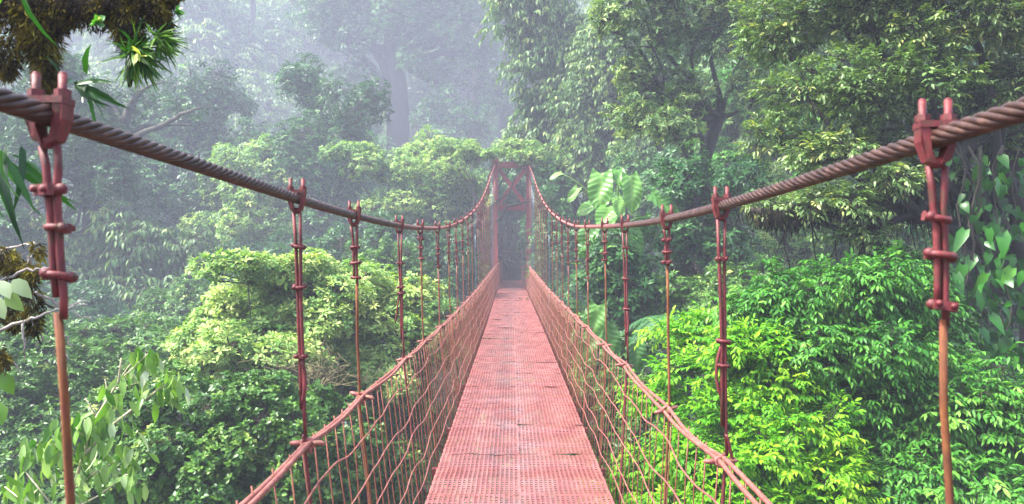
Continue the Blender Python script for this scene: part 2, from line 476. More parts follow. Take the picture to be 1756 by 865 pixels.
hrz = {-1: smooth_interp(*zip(*HL)), 1: smooth_interp(*zip(*HR))}
def deck_x(d):
    return 0.05 * (1 - sstep((np.asarray(d, float) - 13) / 17))
CX = 0.69
def cab(s, d):
    d = np.asarray(d, float)
    return np.stack([np.full_like(d, s * CX), d, EYE + cabz[s](d)], -1)
HRX = {-1: 0.655, 1: 0.69}
def rail_x(s, d):
    return s * (HRX[s] - 0.025 * sstep((np.asarray(d, float) - 20) / 10))

# main cables: laid rope near the middle of the span, plain rope farther off
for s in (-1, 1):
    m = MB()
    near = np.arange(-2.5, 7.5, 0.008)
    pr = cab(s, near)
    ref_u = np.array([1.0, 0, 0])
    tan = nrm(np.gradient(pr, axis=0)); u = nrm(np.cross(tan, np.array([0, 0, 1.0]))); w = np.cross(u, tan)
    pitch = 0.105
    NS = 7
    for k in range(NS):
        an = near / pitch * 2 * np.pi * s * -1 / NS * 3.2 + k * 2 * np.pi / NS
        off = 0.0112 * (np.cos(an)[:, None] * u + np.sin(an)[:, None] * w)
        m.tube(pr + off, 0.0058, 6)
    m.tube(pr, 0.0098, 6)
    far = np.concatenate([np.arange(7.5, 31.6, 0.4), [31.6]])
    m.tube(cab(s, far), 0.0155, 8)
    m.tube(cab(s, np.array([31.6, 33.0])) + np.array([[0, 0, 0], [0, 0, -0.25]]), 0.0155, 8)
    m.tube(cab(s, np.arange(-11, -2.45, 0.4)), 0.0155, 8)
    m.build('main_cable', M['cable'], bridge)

# clamp and clip meshes, shared
def clamp_mesh():
    m = MB()
    for sx in (-1, 1):
        m.tube([(sx * .0225, 0, -.005), (sx * .0225, 0, .071)], .0072, 10, smooth=True)
        m.tube([(sx * .0225, 0, .071), (sx * .0225, 0, .0745)], [.0072, .005], 10)
        m.tube([(sx * .0225, 0, .030), (sx * .0225, 0, .044)], .0135, 6, smooth=False)
        v = []
        for y in (-.018, .018):
            v += [(sx * .015, y, .022), (sx * .032, y, .022), (sx * .0315, y, -.008), (sx * .020, y * .8, -.045), (sx * .004, y * .8, -.050), (sx * .013, y, -.022)]
        q = [(0, 1, 2, 3, 4, 5), (11, 10, 9, 8, 7, 6)] + [(i, i + 6, (i + 1) % 6 + 6, (i + 1) % 6) for i in range(6)]
        m.add(v, q)
    m.box((0, 0, .0245), (.066, .040, .012))
    m.ball((0, 0, -.046), (.017, .012, .012))
    return m.mesh('clamp', M['red'])
CLAMP = clamp_mesh()
def clip_mesh():
    m = MB()
    a = np.linspace(0, 2 * np.pi, 17)
    ring = np.stack([.0175 * np.cos(a), .0125 * np.sin(a), np.zeros(17)], -1)
    m.tube(ring, .0062, 7, cap=False)
    m.ball((.019, .004, 0), (.011, .0095, .0098))
    m.ball((-.017, -.003, .001), (.0105, .0092, .0092))
    m.tube([(.013, .011, .001), (.0135, .026, .002)], .0055, 8)
    m.tube([(-.012, .011, .001), (-.0125, .025, .0)], .0055, 8)
    m.box((0, .0145, 0), (.040, .010, .017))
    return m.mesh('wire_clip', M['red'])
CLIP = clip_mesh()
def rail_clip_mesh():
    m = MB()
    a = np.linspace(0, 2 * np.pi, 13)
    m.tube(np.stack([.020 * np.cos(a), np.zeros(13), .014 * np.sin(a)], -1), .0075, 7, cap=False)
    m.ball((.034, .0, .003), (.026, .012, .0095))
    m.ball((-.034, .003, .001), (.028, .012, .0095))
    m.tube([(.0, -.012, .004), (.018, -.016, -.03)], .007, 7)
    return m.mesh('rail_clip', M['railred'])
RCLIP = rail_clip_mesh()

# (distance, clip heights relative to the eye or None, red down to this height, loose tail, lower material)
near_h = {
    -1: [(1.13, (.092, .036, -.035), -.10, 0, 'rust'), (2.43, (.018, -.112, -.335), -9, 1, 'red'), (3.31, (.02, -.047, -.112), -.15, 0, 'rust'),
         (4.64, (-.07, -.215, -.25), -9, 2, 'red'), (5.70, (.10, .03, -.05), -.06, 0, 'rust'), (7.0, (.03, -.02, -.13), -.16, 0, 'wire'), (8.2, (.17, -.0, -.1), -.13, 0, 'rust')],
    1: [(1.235, (.055, -.005, -.088), -.12, 0, 'rust'), (2.5, (-.022, -.295, -.375), -9, 3, 'red'), (3.38, (.055, .0, -.045), -.06, 0, 'rust'),
        (4.63, (.025, -.165, -.35), -9, 1, 'red'), (5.64, (.075, -.01, -.06), -.09, 0, 'rust'), (6.95, (.07, -.07, -.24), -.27, 0, 'wire'), (8.15, (.1, .02, -.1), -.14, 0, 'rust')]}
hang_d = {s: [q[0] for q in near_h[s]] for s in (-1, 1)}
rngb = np.random.default_rng(5)
for s in (-1, 1):
    lst = list(near_h[s])
    d = lst[-1][0]
    k = 0
    while d + 1.17 < 31.0:
        d += 1.17 + float(rngb.normal() * 0.06)
        zt = float(cabz[s](d))
        a = zt - .16 - rngb.uniform(0, .08)
        lo = 'galv' if (23.4 < d < 27.4 or k == 4) else rngb.choice(['rust', 'wire', 'rust'])
        lst.append((d, (a, a - .09 - rngb.uniform(0, .08), a - .24 - rngb.uniform(0, .1)), a - .3, 0, str(lo)))
        k += 1
    for d in (-0.15, -1.4, -2.6, -3.8, -5.0):
        lst.append((d, (float(cabz[s](d)) - .12, float(cabz[s](d)) - .19, float(cabz[s](d)) - .26), float(cabz[s](d)) - .3, 0, 'rust'))
    hang_d[s] = sorted(q[0] for q in lst)
    for (d, clips, redto, tail, lowm) in lst:
        zt = EYE + float(cabz[s](d)); zr = EYE + float(hrz[s](d))
        xt = s * CX; xr = float(rail_x(s, d)) + s * 0.012 + (.022 if abs(d - 1.18) < .12 else 0)
        zb = -0.10; xb = s * 0.60 + float(deck_x(d))
        def at(z):
            if z > zr:
                f = (zt - z) / (zt - zr); return np.array([xt + (xr - xt) * f, d, z])
            f = (zr - z) / (zr - zb); return np.array([xr + (xb - xr) * f, d, z])
        galv = lowm == 'galv'
        redz = max(EYE + redto, zr - .3) if redto > -5 else zr + .02
        zs = np.linspace(zt - .045, redz, 9)
        m = MB()
        A = np.array([at(z) for z in zs])
        sep = np.concatenate([[.013, .010, .008], np.full(6, .0062)])
        wb = rngb.normal(size=9) * .0012
        r = .0059 if not galv else .005
        ang = rngb.uniform(-.5, .5)
        o = np.stack([np.cos(ang) * sep, np.sin(ang) * sep, np.zeros(9)], -1) if not galv else np.zeros((9, 3))
        wv = np.stack([wb, wb * 0, wb * 0], -1)
        m.tube(A + o + wv, r, 7)
        if not galv:
            m.tube((A - o + wv)[:-1], r, 7)
        if tail == 1:   # a tail of strand twisted back on the hanger
            z2 = np.linspace(EYE + clips[2] - .01, EYE + clips[2] - .15, 9)
            q = np.array([at(z) for z in z2]); q[:, 0] += .012 * np.sin(np.linspace(.3, 3.1, 9)); q[:, 1] -= .008
            m.tube(q, .0062, 6)
        if tail == 2:
            z2 = np.linspace(EYE + clips[1], EYE + clips[1] - .22, 8)
            q = np.array([at(z) for z in z2]); q[:, 0] += np.linspace(-.005, -.04, 8)
            m.tube(q, .005, 6)
        if tail == 3:
            z2 = np.linspace(EYE + clips[1] + .28, EYE + clips[1] + .01, 12)
            z2 = np.linspace(EYE - .30, EYE - .50, 12)
            q = np.array([at(z) for z in z2]); q[:, 0] -= .020 * np.sin(np.linspace(0, 3.14, 12)) + .004
            m.tube(q, .0055, 6)
            z3 = np.linspace(EYE - .60, EYE - .73, 8)
            q = np.array([at(z) for z in z3]); q[:, 0] += np.linspace(.006, .036, 8)
            m.tube(q, .006, 6)
        h = m.build('hanger', M['galv'] if galv else M['red'], bridge)
        if galv: h['label'] = 'bare galvanised grey hanger'
        m = MB()
        z2 = np.concatenate([np.linspace(redz + .01, zr, 5), np.linspace(zr - .05, zb, 5)])
        q = np.array([at(z) for z in z2]); q[:, 0] += rngb.normal(size=10) * .0015
        m.tube(q, .0064 if not galv else .005, 7)
        m.build('rod', M[lowm], h)
        c = link('clamp', CLAMP, h); c.scale = (.87, .87, .87); c.location = (xt, d, zt)
        sl = (float(cabz[s](d + .1)) - float(cabz[s](d - .1))) / .2
        c.rotation_euler = (math.atan(sl), 0, rngb.uniform(-.12, .12) + s * -.08)
        if d < 20 and not galv:
            for cz in clips:
                if EYE + cz < zr: continue
                c = link('wire_clip', CLIP, h); c.location = at(EYE + cz)
                c.rotation_euler = (rngb.uniform(-.25, .25), rngb.uniform(-.2, .2), rngb.choice([0, 3.14]) + rngb.uniform(-.7, .7))
                c.scale = [rngb.uniform(.82, 1.0)] * 3
        c = link('rail_clip', RCLIP, h); c.location = (float(rail_x(s, d)), d, zr)
        c.rotation_euler = (rngb.uniform(-.3, .3), rngb.uniform(-.25, .25), rngb.uniform(-.3, .3))

# hand rail: two ropes side by side, with slack between hangers
def slack(s, d):
    hs = np.array(hang_d[s])
    i = np.clip(np.searchsorted(hs, d) - 1, 0, len(hs) - 2)
    return np.clip((d - hs[i]) / (hs[i + 1] - hs[i]), 0, 1)
def wav(s, d, k):
    """small kinks of a hand bent wire"""
    return .011 * np.sin(d * 3.7 + k * 2.1 + s) + .0075 * np.sin(d * 7.9 + k * 1.3) + .0022 * np.sin(d * 17.1 + k * 4.0 + s * 2)
RD = np.arange(-5.2, 31.5, 0.05)
for s in (-1, 1):
    f = slack(s, RD)
    sagz = -.016 * 4 * f * (1 - f)
    for k in (0, 1):
        p = np.stack([rail_x(s, RD) + (k - .5) * .018 + .003 * np.sin(RD * 3 + k * 2), RD, EYE + hrz[s](RD) + sagz + .006 * np.sin(RD * 5.3 + 1.7 * k) * (1 if s > 0 else .5) + (k * .009 if s > 0 else k * .003)], -1)
        m = MB(); m.tube(p, .0080, 8)
        m.build('handrail_rope', M['railred'], bridge)
    def side_pt(d, f):
        """f = 0 at the hand rail, 1 at the deck edge"""
        d = np.asarray(d, float)
        zr = EYE + hrz[s](d)
        x = rail_x(s, d) * (1 - f) + (s * .592 + deck_x(d)) * f
        return np.stack([x, d, zr * (1 - f) + .0 * f], -1)
    for k in range(5):
        fr = (k + 1) / 6.0 + (.01 if k % 2 else -.01)
        p = side_pt(RD, fr)
        amp = 1.0 + .6 * (k % 3 == 0)
        p[:, 2] += wav(s, RD, k) * amp * .85
        p[:, 0] += .006 * np.sin(RD * 6 + k) - s * .006
        m = MB(); m.tube(p, .0038, 6)
        m.build('side_wire', M['railred'], bridge)
    # upright wires; the hundred nearest ones are parts of their own
    wires = []
    d = -0.6
    while d < 31.4:
        wires.append(d); d += .146 + float(rngb.normal() * .008)
    m_far = MB()
    for i, d in enumerate(wires):
        ff = np.linspace(-.01, 1.04, 6)
        p = np.array([side_pt(d, q) for q in ff])
        p[:, 1] += rngb.normal(size=6) * .006; p[:, 0] += s * .008 + rngb.normal(size=6) * .003
        p[:, 1] += (ff - .5) * rngb.normal() * .02
        if 5 < i < 55:
            m = MB(); m.tube(p, .0029, 5); m.build('upright_wire', M['wire'], bridge)
        else:
            m_far.tube(p, .0045, 5)
    o = m_far.build('wire_netting', M['wire'], bridge); o['kind'] = 'stuff'
    m = MB()
    p = np.stack([s * .598 + deck_x(RD), RD, np.full_like(RD, -.012)], -1)
    m.tube(p, .011, 6); m.build('edge_cable', M['railred'], bridge)

# deck: two rows of slotted sheet panels
def panel_mesh(seed, w=.588, l=.996):
    rg = np.random.default_rng(seed)
    ph = rg.uniform(0, 6, 6)
    am = rg.uniform(.4, 1.0, 3)
    def lift(x, y):
        z = .0085 * am[0] * np.sin(y * 12.5 + ph[0] + 1.2 * x) + .0035 * am[1] * np.sin(y * 25 + ph[1] + 3 * x) + .003 * np.sin(x * 9 + ph[2])
        e = np.clip((np.abs(y) - l / 2 + .05) / .05, 0, 1)
        z = z + e * (.0028 * np.sin(x * 17 + ph[3]) + .0016 * np.sin(x * 41 + ph[4]))
        ex = np.clip((np.abs(x) - w / 2 + .09) / .09, 0, 1)
        z = z + ex * .006 * np.sin(y * 37 + ph[5]) * np.sin(y * 11 + ph[1])
        return z
    m = MB()
    ns = 18
    ys = np.linspace(-l / 2, l / 2, 22)
    pitch = w / ns
    for i in range(ns + 1):
        x = -w / 2 + i * pitch
        hw = .0066
        if i in (0, ns): hw = .008
        xs = np.array([x - hw, x + hw])
        top = np.array([[(a, y, lift(a, y) + .0045) for a in xs] for y in ys])
        bot = top - np.array([0, 0, .0055])
        v = np.concatenate([top, bot[:, ::-1]], 1)
        n = 4
        f = [(j * n + k, j * n + (k + 1) % n, (j + 1) * n + (k + 1) % n, (j + 1) * n + k) for j in range(len(ys) - 1) for k in range(n)]
        f += [(3, 2, 1, 0), tuple((len(ys) - 1) * n + k for k in range(n))]
        m.add(v.reshape(-1, 3), f)
    nc = 30
    cp = l / nc
    xs = np.linspace(-w / 2, w / 2, ns + 1)
    for j in range(nc + 1):
        y = -l / 2 + j * cp
        hw = cp * .31 if 0 < j < nc else cp * .5
        jig = rg.normal(size=len(xs)) * .0012
        yy = [y - hw, y + hw] if 0 < j < nc else ([y, y + hw] if j == 0 else [y - hw, y])
        v = []
        for a, q in zip(xs, jig):
            for b in yy:
                v.append((a, b + q, lift(a, b) + .0005 + q * .8))
        f = [(i * 2, i * 2 + 2, i * 2 + 3, i * 2 + 1) for i in range(len(xs) - 1)]
        m.add(v, f)
    return m.mesh('deck_panel', M['deckred'])
PAN = [panel_mesh(s) for s in range(5)]
d = -5.0
i = 0
while d < 31.3:
    for sx in (-1, 1):
        o = link('deck_panel', PAN[int(rngb.integers(5))], bridge)
        o.location = (sx * .297 + float(deck_x(d + .5)), d + .5, -.002 + (i % 2) * .0015)
        o.rotation_euler = (rngb.normal() * .002, rngb.normal() * .002, rngb.choice([0, math.pi]))
    d += 1.0; i += 1
for d in hang_d[-1]:
    m = MB(); dx = float(deck_x(d)); m.box((dx, d, -.055), (1.30, .06, .06)); m.build('cross_beam', M['red'], bridge)
for sx in (-1, 1):
    m = MB(); dd = np.arange(-5, 31.6, .5)
    m.tube(np.stack([sx * .30 + deck_x(dd), dd, np.full_like(dd, -.10)], -1), .014, 6)
    m.build('deck_cable', M['wire'], bridge)

# far tower
tw = empty('tower', (0, YT, 0)); tw.parent = bridge
def tp(m, n): return m.build(n, M['tower'], tw)
TZ = 5.35
for s in (-1, 1):
    m = MB()
    x = s * .70
    m.box((x - s * .0, 0, TZ / 2 - 1.0), (.13, .20, TZ + 2))          # web
    m.box((x - .09, 0, TZ / 2 - 1.0), (.05, .24, TZ + 2))
    m.box((x + .09, 0, TZ / 2 - 1.0), (.05, .24, TZ + 2))
    tp(m, 'tower_post')
    m = MB(); m.box((x, 0, TZ + .06), (.32, .34, .10)); m.tube([(x - .1, 0, TZ + .15), (x + .1, 0, TZ + .15)], .11, 12, smooth=True); tp(m, 'saddle')
m = MB(); m.box((0, 0, 3.45), (1.13, .16, .24)); tp(m, 'cross_member')
m = MB(); m.box((0, 0, TZ - .12), (1.13, .16, .24)); tp(m, 'cross_member')
m = MB(); m.beam((-.56, .03, 5.05), (.54, .03, 3.62), .17, .06); tp(m, 'diagonal_brace')
m = MB(); m.beam((.56, -.035, 5.05), (-.54, -.035, 3.62), .17, .06); tp(m, 'diagonal_brace')
m = MB(); m.box((0, 0, -.14), (1.13, .2, .2)); tp(m, 'cross_member')

# approach walkway behind the tower
ap = empty('approach_walkway', (0, YT + .2, 0), 'narrow red railed walkway leading from the tower into the dark forest', 'walkway')
m = MB()
d = 0.0
rg = np.random.default_rng(3)
while d < Y1 - YT:
    m.box((0, d + .11, -.03 + rg.normal() * .003), (1.16, .205, .05)); d += .22
m.build('deck', M['deckred'], ap)
for s in (-1, 1):
    for y in np.arange(1.2, Y1 - YT, 2.0):
        m = MB(); m.box((s * .57, y, .5), (.07, .07, 1.1)); m.build('post', M['railred'], ap)
    m = MB(); m.box((s * .57, (Y1 - YT) / 2, 1.085), (.06, Y1 - YT, .055)); m.build('top_rail', M['railred'], ap)
    m = MB()
    for y in np.arange(0, Y1 - YT, .13):
        m.tube([(s * .575, y, 0), (s * .575, y, 1.06)], .006, 4)
    for z in (.25, .5, .75):
        m.tube([(s * .57, 0, z), (s * .57, Y1 - YT, z)], .006, 4)
    m.build('wire_netting', M['wire'], ap)
# ------------------------------------------------------------------ plants
def make_clumps(specs, d, g=1.12, gz=1.35):
    out = []
    for sp in specs:
        if not np.isscalar(sp[0]):
            out.append((np.array(sp[0], float), np.array(sp[1], float))); continue
        px, py, rx, ry = sp[:4]
        dd = d + (sp[4] if len(sp) > 4 else 0)
        out.append((P(px, py, dd), np.array([g * rx * dd / F, g * rx * dd / F * .95, gz * ry * dd / F])))
    return out

COV = 4.2
def scatter(rng, clumps, size, cov, nsub=13, flat=1.0, low=-.7, subr=(.28, .56)):
    pos = []; out = []; cid = []; subs = []
    for ci, (c, r) in enumerate(clumps):
        k = max(3, nsub)
        dr = rand_dirs(rng, k * 3)
        dr = dr[dr[:, 2] > low - .2][:k]
        for q in dr:
            sc = c + r * q * rng.uniform(.3, 1.0)
            sr = r * rng.uniform(*subr) * np.array([1, 1, 1.0])
            sr[2] = min(max(sr[2] * rng.uniform(.9, 1.5), sr[0] * .55), sr[0] * flat * 1.3)
            n = max(5, int(cov * COV * 3.2 * sr[0] * (sr[1] * .5 + sr[2]) / size ** 2))
            e = rand_dirs(rng, n * 2)
            e = e[e[:, 2] > low - .35][:n]
            rad = rng.uniform(.35, 1, (len(e), 1)) ** .45
            p = sc + sr * e * rad
            pos.append(p); out.append(nrm(e / sr * sr.mean() * .7 + q * .5))
            cid.append(np.full(len(e), len(subs)))
            subs.append((sc, ci))
    return np.concatenate(pos), np.concatenate(out), np.concatenate(cid), subs

KIND = {  # arrangement, leaf length, width, count, template, material, tint mean, sprig size
    'yg':    dict(a='ros', L=.135, W=.052, n=9, t='obov', m='yg', tint=.58, size=.24),
    'round': dict(a='ros', L=.082, W=.05, n=8, t='round', m='round', tint=.52, size=.15, spread=(35, 105)),
    'lime':  dict(a='spr', L=.085, W=.034, n=9, t='ellip', m='lime', tint=.68, size=.17, s=.20, droop=.12, flat=.55),
    'mid':   dict(a='spr', L=.10, W=.037, n=9, t='ellip', m='mid', tint=.48, size=.2, s=.26, droop=.35, flat=.5),
    'midn':  dict(a='spr', L=.095, W=.034, n=9, t='ellip', m='mid', tint=.6, size=.18, s=.24, droop=.3, flat=.5),
    'pale':  dict(a='spr', L=.115, W=.043, n=7, t='ellip', m='pale', tint=.62, size=.21, s=.22, droop=.15, flat=.6, ld=.1),
    'blue':  dict(a='ros', L=.17, W=.062, n=7, t='ellip', m='grey', tint=.72, size=.3, spread=(45, 105)),
    'droopy': dict(a='spr', L=.30, W=.105, n=7, t='ellip', m='grey', tint=.62, size=.55, s=.55, droop=.35, flat=.5, ld=.8),
    'hazed': dict(a='ros', L=.20, W=.085, n=7, t='lo', m='mid', tint=.6, size=.36),
    'hazel': dict(a='ros', L=.17, W=.075, n=7, t='lo', m='yg', tint=.45, size=.32),
    'hdark': dict(a='ros', L=.20, W=.085, n=7, t='lo', m='dark', tint=.5, size=.36),
    'hedge': dict(a='ros', L=.14, W=.06, n=8, t='lo', m='round', tint=.5, size=.24),
    'far':   dict(a='ros', L=.30, W=.14, n=7, t='lo', m='dark', tint=.55, size=.6),
    'farl':  dict(a='spr', L=.34, W=.13, n=7, t='lo', m='grey', tint=.6, size=.6, s=.6, droop=.3, flat=.5, ld=.5),
}
NL_TOTAL = [0]
LSC = .80
def foliage(rng, clumps, kind, cov, twig, scale=1.0, **kw):
    k = KIND[kind]
    LV = Leaves()
    scale = scale * LSC
    sz = k['size'] * scale
    pos, out, cid, subs = scatter(rng, clumps, sz, cov, **kw)
    subt = rng.normal(size=len(subs)) * .10
    tint = k['tint'] + subt[cid] + rng.normal(size=len(pos)) * .10
    L = k['L'] * scale; W = k['W'] * scale
    odd = rng.random(len(pos)) < .03
    tint = np.where(odd, tint + rng.choice([-.35, .4], len(pos)), tint)
    if twig is not None and clumps[0][0][1] < 14:
        sel = np.where(rng.random(len(pos)) < min(.05, 150 / len(pos)))[0]
        e = pos[sel] + nrm(out[sel] + rng.normal(size=(len(sel), 3)) * .5) * rng.uniform(.12, .4, (len(sel), 1))
        twig.sticks(pos[sel] - out[sel] * .1, e, .0045, .002)
    if k['a'] == 'ros':
        rosettes(LV, rng, pos, out, k['n'], L, W, tint, k['t'], spread=k.get('spread', (48, 92)))
    else:
        sprays(LV, rng, pos, out, k['n'], k['s'] * scale, L, W, tint, k['t'], droop=k['droop'], flat=k['flat'], leafdroop=k.get('ld', .25), twig=twig if k['t'] != 'lo' else None)
    if twig is not None:
        sc = np.array([q[0] for q in subs])
        sel = rng.random(len(pos)) < .5
        twig.sticks(sc[cid][sel], pos[sel], .07 * L, .03 * L)
        for (q, ci) in subs:
            c = clumps[ci][0] - np.array([0, 0, clumps[ci][1][2] * .5])
            twig.tube(curve(c, q, 5, sag=-.05 * np.linalg.norm(q - c), wob=.04 * np.linalg.norm(q - c), rng=rng), np.linspace(.11, .05, 5) * L * 1.3, 5, cap=False)
    NL_TOTAL[0] += LV.count()
    return LV

def plant(name, label, cat, specs, d, kind, seed, cov=1.0, base=None, r0=.14, bark='bark', group=None, scale=1.0, trunk_to=None, crown_name='crown', trunk_pts=None, g=1.12, gz=1.35, **kw):
    """a tree or shrub: base on the ground, trunk, limbs to every clump, leaf crown"""
    rng = np.random.default_rng(seed)
    np.random.seed(seed)
    cl = make_clumps(specs, d, g, gz)
    cen = np.mean([c for c, _ in cl], 0)
    if base is None:
        base = (cen[0] + rng.normal() * .4, cen[1] + .3)
    b = np.array([base[0], base[1], gh(*base) - .3])
    root = empty(name, b, label, cat, group)
    fork = trunk_to if trunk_to is not None else np.array([cen[0] * .8 + b[0] * .2, cen[1] * .8 + b[1] * .2, max(b[2] + .6, min(c[2] - r[2] for c, r in cl) - .5)])
    m = MB()
    h = np.linalg.norm(fork - b)
    tr = curve(b, fork, 9, 0, .02 * h + .03, rng) if trunk_pts is None else np.concatenate([[b], trunk_pts])
    rr = np.linspace(1.25, .75, len(tr)) * r0; rr[0] *= 1.5
    m.tube(tr - b, rr, 10)
    t_o = m.build('trunk', M[bark], root)
    tw_ = MB()
    for c, r in cl:
        e = c - np.array([0, 0, r[2] * .5])
        st = tr[-1] if rng.random() < .6 else tr[-2]
        L_ = np.linalg.norm(e - st)
        m = MB()
        m.tube(curve(st, e, 8, -.08 * L_, .035 * L_, rng) - b, np.linspace(.42, .10, 8) * r0 * min(1.0, .5 + L_ / 4), 7)
        m.build('limb', M[bark], root)
    LV = foliage(rng, cl, kind, cov, tw_, scale, **kw)
    o = link('branchwork', tw_.mesh('branchwork', M[bark]), root); o.location = -b; o['kind'] = 'stuff'
    o = link(crown_name, LV.mesh(crown_name, LM[KIND[kind]['m']]), root); o.location = -b
    return root

# ---- left of the bridge
plant('tree', 'yellow-green shrubby tree in layered tiers of whorled leaves left of the handrail', 'tree',
      [(425, 468, 75, 26), (520, 490, 90, 30, .6), (620, 497, 70, 32, 1.2), (690, 512, 46, 38, 2), (330, 585, 45, 25), (395, 590, 70, 30, -.5), (475, 605, 80, 32, -.4),
       (545, 560, 60, 30), (610, 552, 50, 28, .5), (655, 640, 62, 36, .4), (715, 590, 30, 40, 1.5), (600, 610, 46, 22, .5), (470, 530, 80, 34, 1), (570, 520, 80, 34, 1.4), (400, 530, 60, 34, 1), (660, 560, 60, 34, 1.6), (520, 640, 70, 30, .8), (430, 640, 70, 30, .6), (360, 620, 60, 26), (690, 560, 50, 40, 1), (560, 690, 70, 36, .8), (620, 690, 60, 40, 1)], 11.5, 'yg', 11, 1.1, r0=.10, bark='bark', flat=.75, low=-.3)
plant('shrub', 'dark glossy shrub of small round leaves below the yellow-green tree', 'shrub',
      [(310, 675, 75, 36), (410, 695, 85, 40), (250, 745, 65, 40), (345, 770, 95, 45, -.4), (455, 790, 85, 55, -.3), (520, 735, 55, 60, .5), (215, 815, 70, 45, -.4),
       (330, 850, 90, 45, -.6), (560, 830, 60, 60, .4), (450, 870, 80, 40, -.5), (610, 760, 60, 60, 1.5), (650, 840, 60, 60, 1.5)], 8.6, 'round', 12, .9, r0=.07)
plant('shrub', 'low bushy thicket tree at the left edge behind the nearest rusty hanger', 'shrub',
      [(40, 590, 70, 35), (120, 640, 80, 36), (30, 690, 70, 45, -1), (210, 655, 60, 30), (100, 730, 80, 50, -1), (180, 720, 60, 40), (20, 790, 60, 50, -1)], 13, 'hedge', 13, .9, r0=.1)
plant('tree', 'flat-topped green tree behind the pale sapling on the left', 'tree',
      [(170, 590, 70, 24), (240, 585, 60, 26, .5), (300, 600, 55, 30), (120, 610, 60, 28), (230, 640, 80, 35, -.5), (290, 560, 40, 20, 1)], 16, 'hedge', 14, .9, r0=.14, scale=1.1)
plant('tree', 'pale green rounded tree standing in mist left of the second hanger', 'tree',
      [(430, 275, 50, 32), (480, 310, 60, 40), (400, 330, 66, 36), (450, 370, 80, 36, -1), (380, 395, 60, 40), (510, 400, 66, 36), (440, 430, 70, 34, -1), (340, 420, 40, 40), (545, 440, 40, 40)], 40, 'hazel', 15, 1.0, r0=.36, scale=1.7)
plant('tree', 'drooping broad-leaved tree at the foot of the gnarled mossy tree', 'tree',
      [(240, 420, 66, 36), (310, 440, 50, 36), (120, 440, 66, 40), (50, 420, 60, 46), (180, 500, 80, 40, -.8), (280, 510, 66, 36, -.8), (80, 520, 70, 40, -1), (330, 520, 50, 36)], 31, 'droopy', 16, 1.0, r0=.3, scale=1.3, bark='redbark')
plant('tree', 'leafy light green tree with a branch reaching left beside the far tower', 'tree',
      [(600, 262, 50, 10), (660, 285, 52, 24), (715, 305, 60, 32), (775, 300, 48, 36, 1), (690, 352, 60, 26), (760, 360, 56, 32, .5), (812, 330, 26, 30, 2), (720, 262, 50, 24, 2)], 34, 'hazel', 17, 1.0, base=(-7, 36), r0=.2, scale=1.2)
plant('tree', 'bough of green leaves hanging over the top of the far tower', 'tree',
      [(800, 268, 30, 16), (848, 266, 26, 6, -.5), (905, 268, 32, 6, -.5), (950, 270, 30, 18), (838, 345, 9, 6, -.8), (890, 255, 40, 5, .6), (780, 250, 40, 12, 1)], 31.2, 'hazel', 18, .8, base=(-4.6, 33), r0=.2, scale=.85)
plant('shrub', 'dark green thicket behind the hangers left of the far tower', 'shrub',
      [(700, 420, 60, 36), (760, 430, 50, 40), (805, 440, 30, 50, 2), (650, 440, 50, 40), (740, 490, 50, 40), (800, 500, 30, 40, 1), (590, 440, 50, 36)], 27, 'hdark', 19, 1.0, r0=.14)
plant('shrub', 'dark green thicket behind the hangers right of the far tower', 'shrub',
      [(945, 320, 30, 40, 2), (960, 390, 40, 50), (1000, 430, 46, 50), (950, 455, 30, 36, 2), (1010, 500, 50, 40, -2), (960, 510, 36, 30), (1060, 450, 60, 50)], 27, 'hdark', 20, 1.0, r0=.14)

plant('shrub', 'dim leafy bush seen through the wires of the left railing', 'shrub',
      [(640, 720, 60, 60), (700, 650, 50, 60, 1), (760, 580, 40, 60, 2), (600, 830, 80, 60), (690, 800, 60, 60), (540, 900, 90, 60), (730, 720, 40, 50, .5)], 12.5, 'hedge', 31, .9, r0=.07)
plant('shrub', 'deep green bush low in the valley below the pale sapling', 'shrub',
      [(60, 880, 90, 50), (170, 860, 80, 50), (280, 890, 90, 50), (400, 860, 90, 50, .5), (30, 800, 70, 46, .5), (130, 790, 80, 40, 1), (230, 700, 70, 40, 1.5), (500, 830, 80, 60, 1)], 10.8, 'hedge', 32, .9, r0=.07)
plant('shrub', 'dim leafy bush seen through the wires of the right railing', 'shrub',
      [(1010, 640, 50, 60, 2), (1060, 690, 50, 60, 1), (1100, 760, 60, 60), (1040, 780, 60, 60, 1), (1130, 850, 70, 60), (1060, 860, 60, 60), (1000, 570, 40, 40, 4), (1090, 610, 46, 40, 2)], 11, 'hedge', 33, .9, r0=.07)
plant('shrub', 'dark bush filling the hollow below the drooping mid-green tree', 'shrub',
      [(1400, 780, 90, 60), (1500, 720, 80, 60), (1620, 720, 80, 60), (1300, 690, 70, 60), (1450, 860, 90, 50), (1580, 620, 80, 60, 1), (1720, 680, 80, 60, 1)], 11.5, 'hdark', 34, .9, r0=.07, scale=.8)
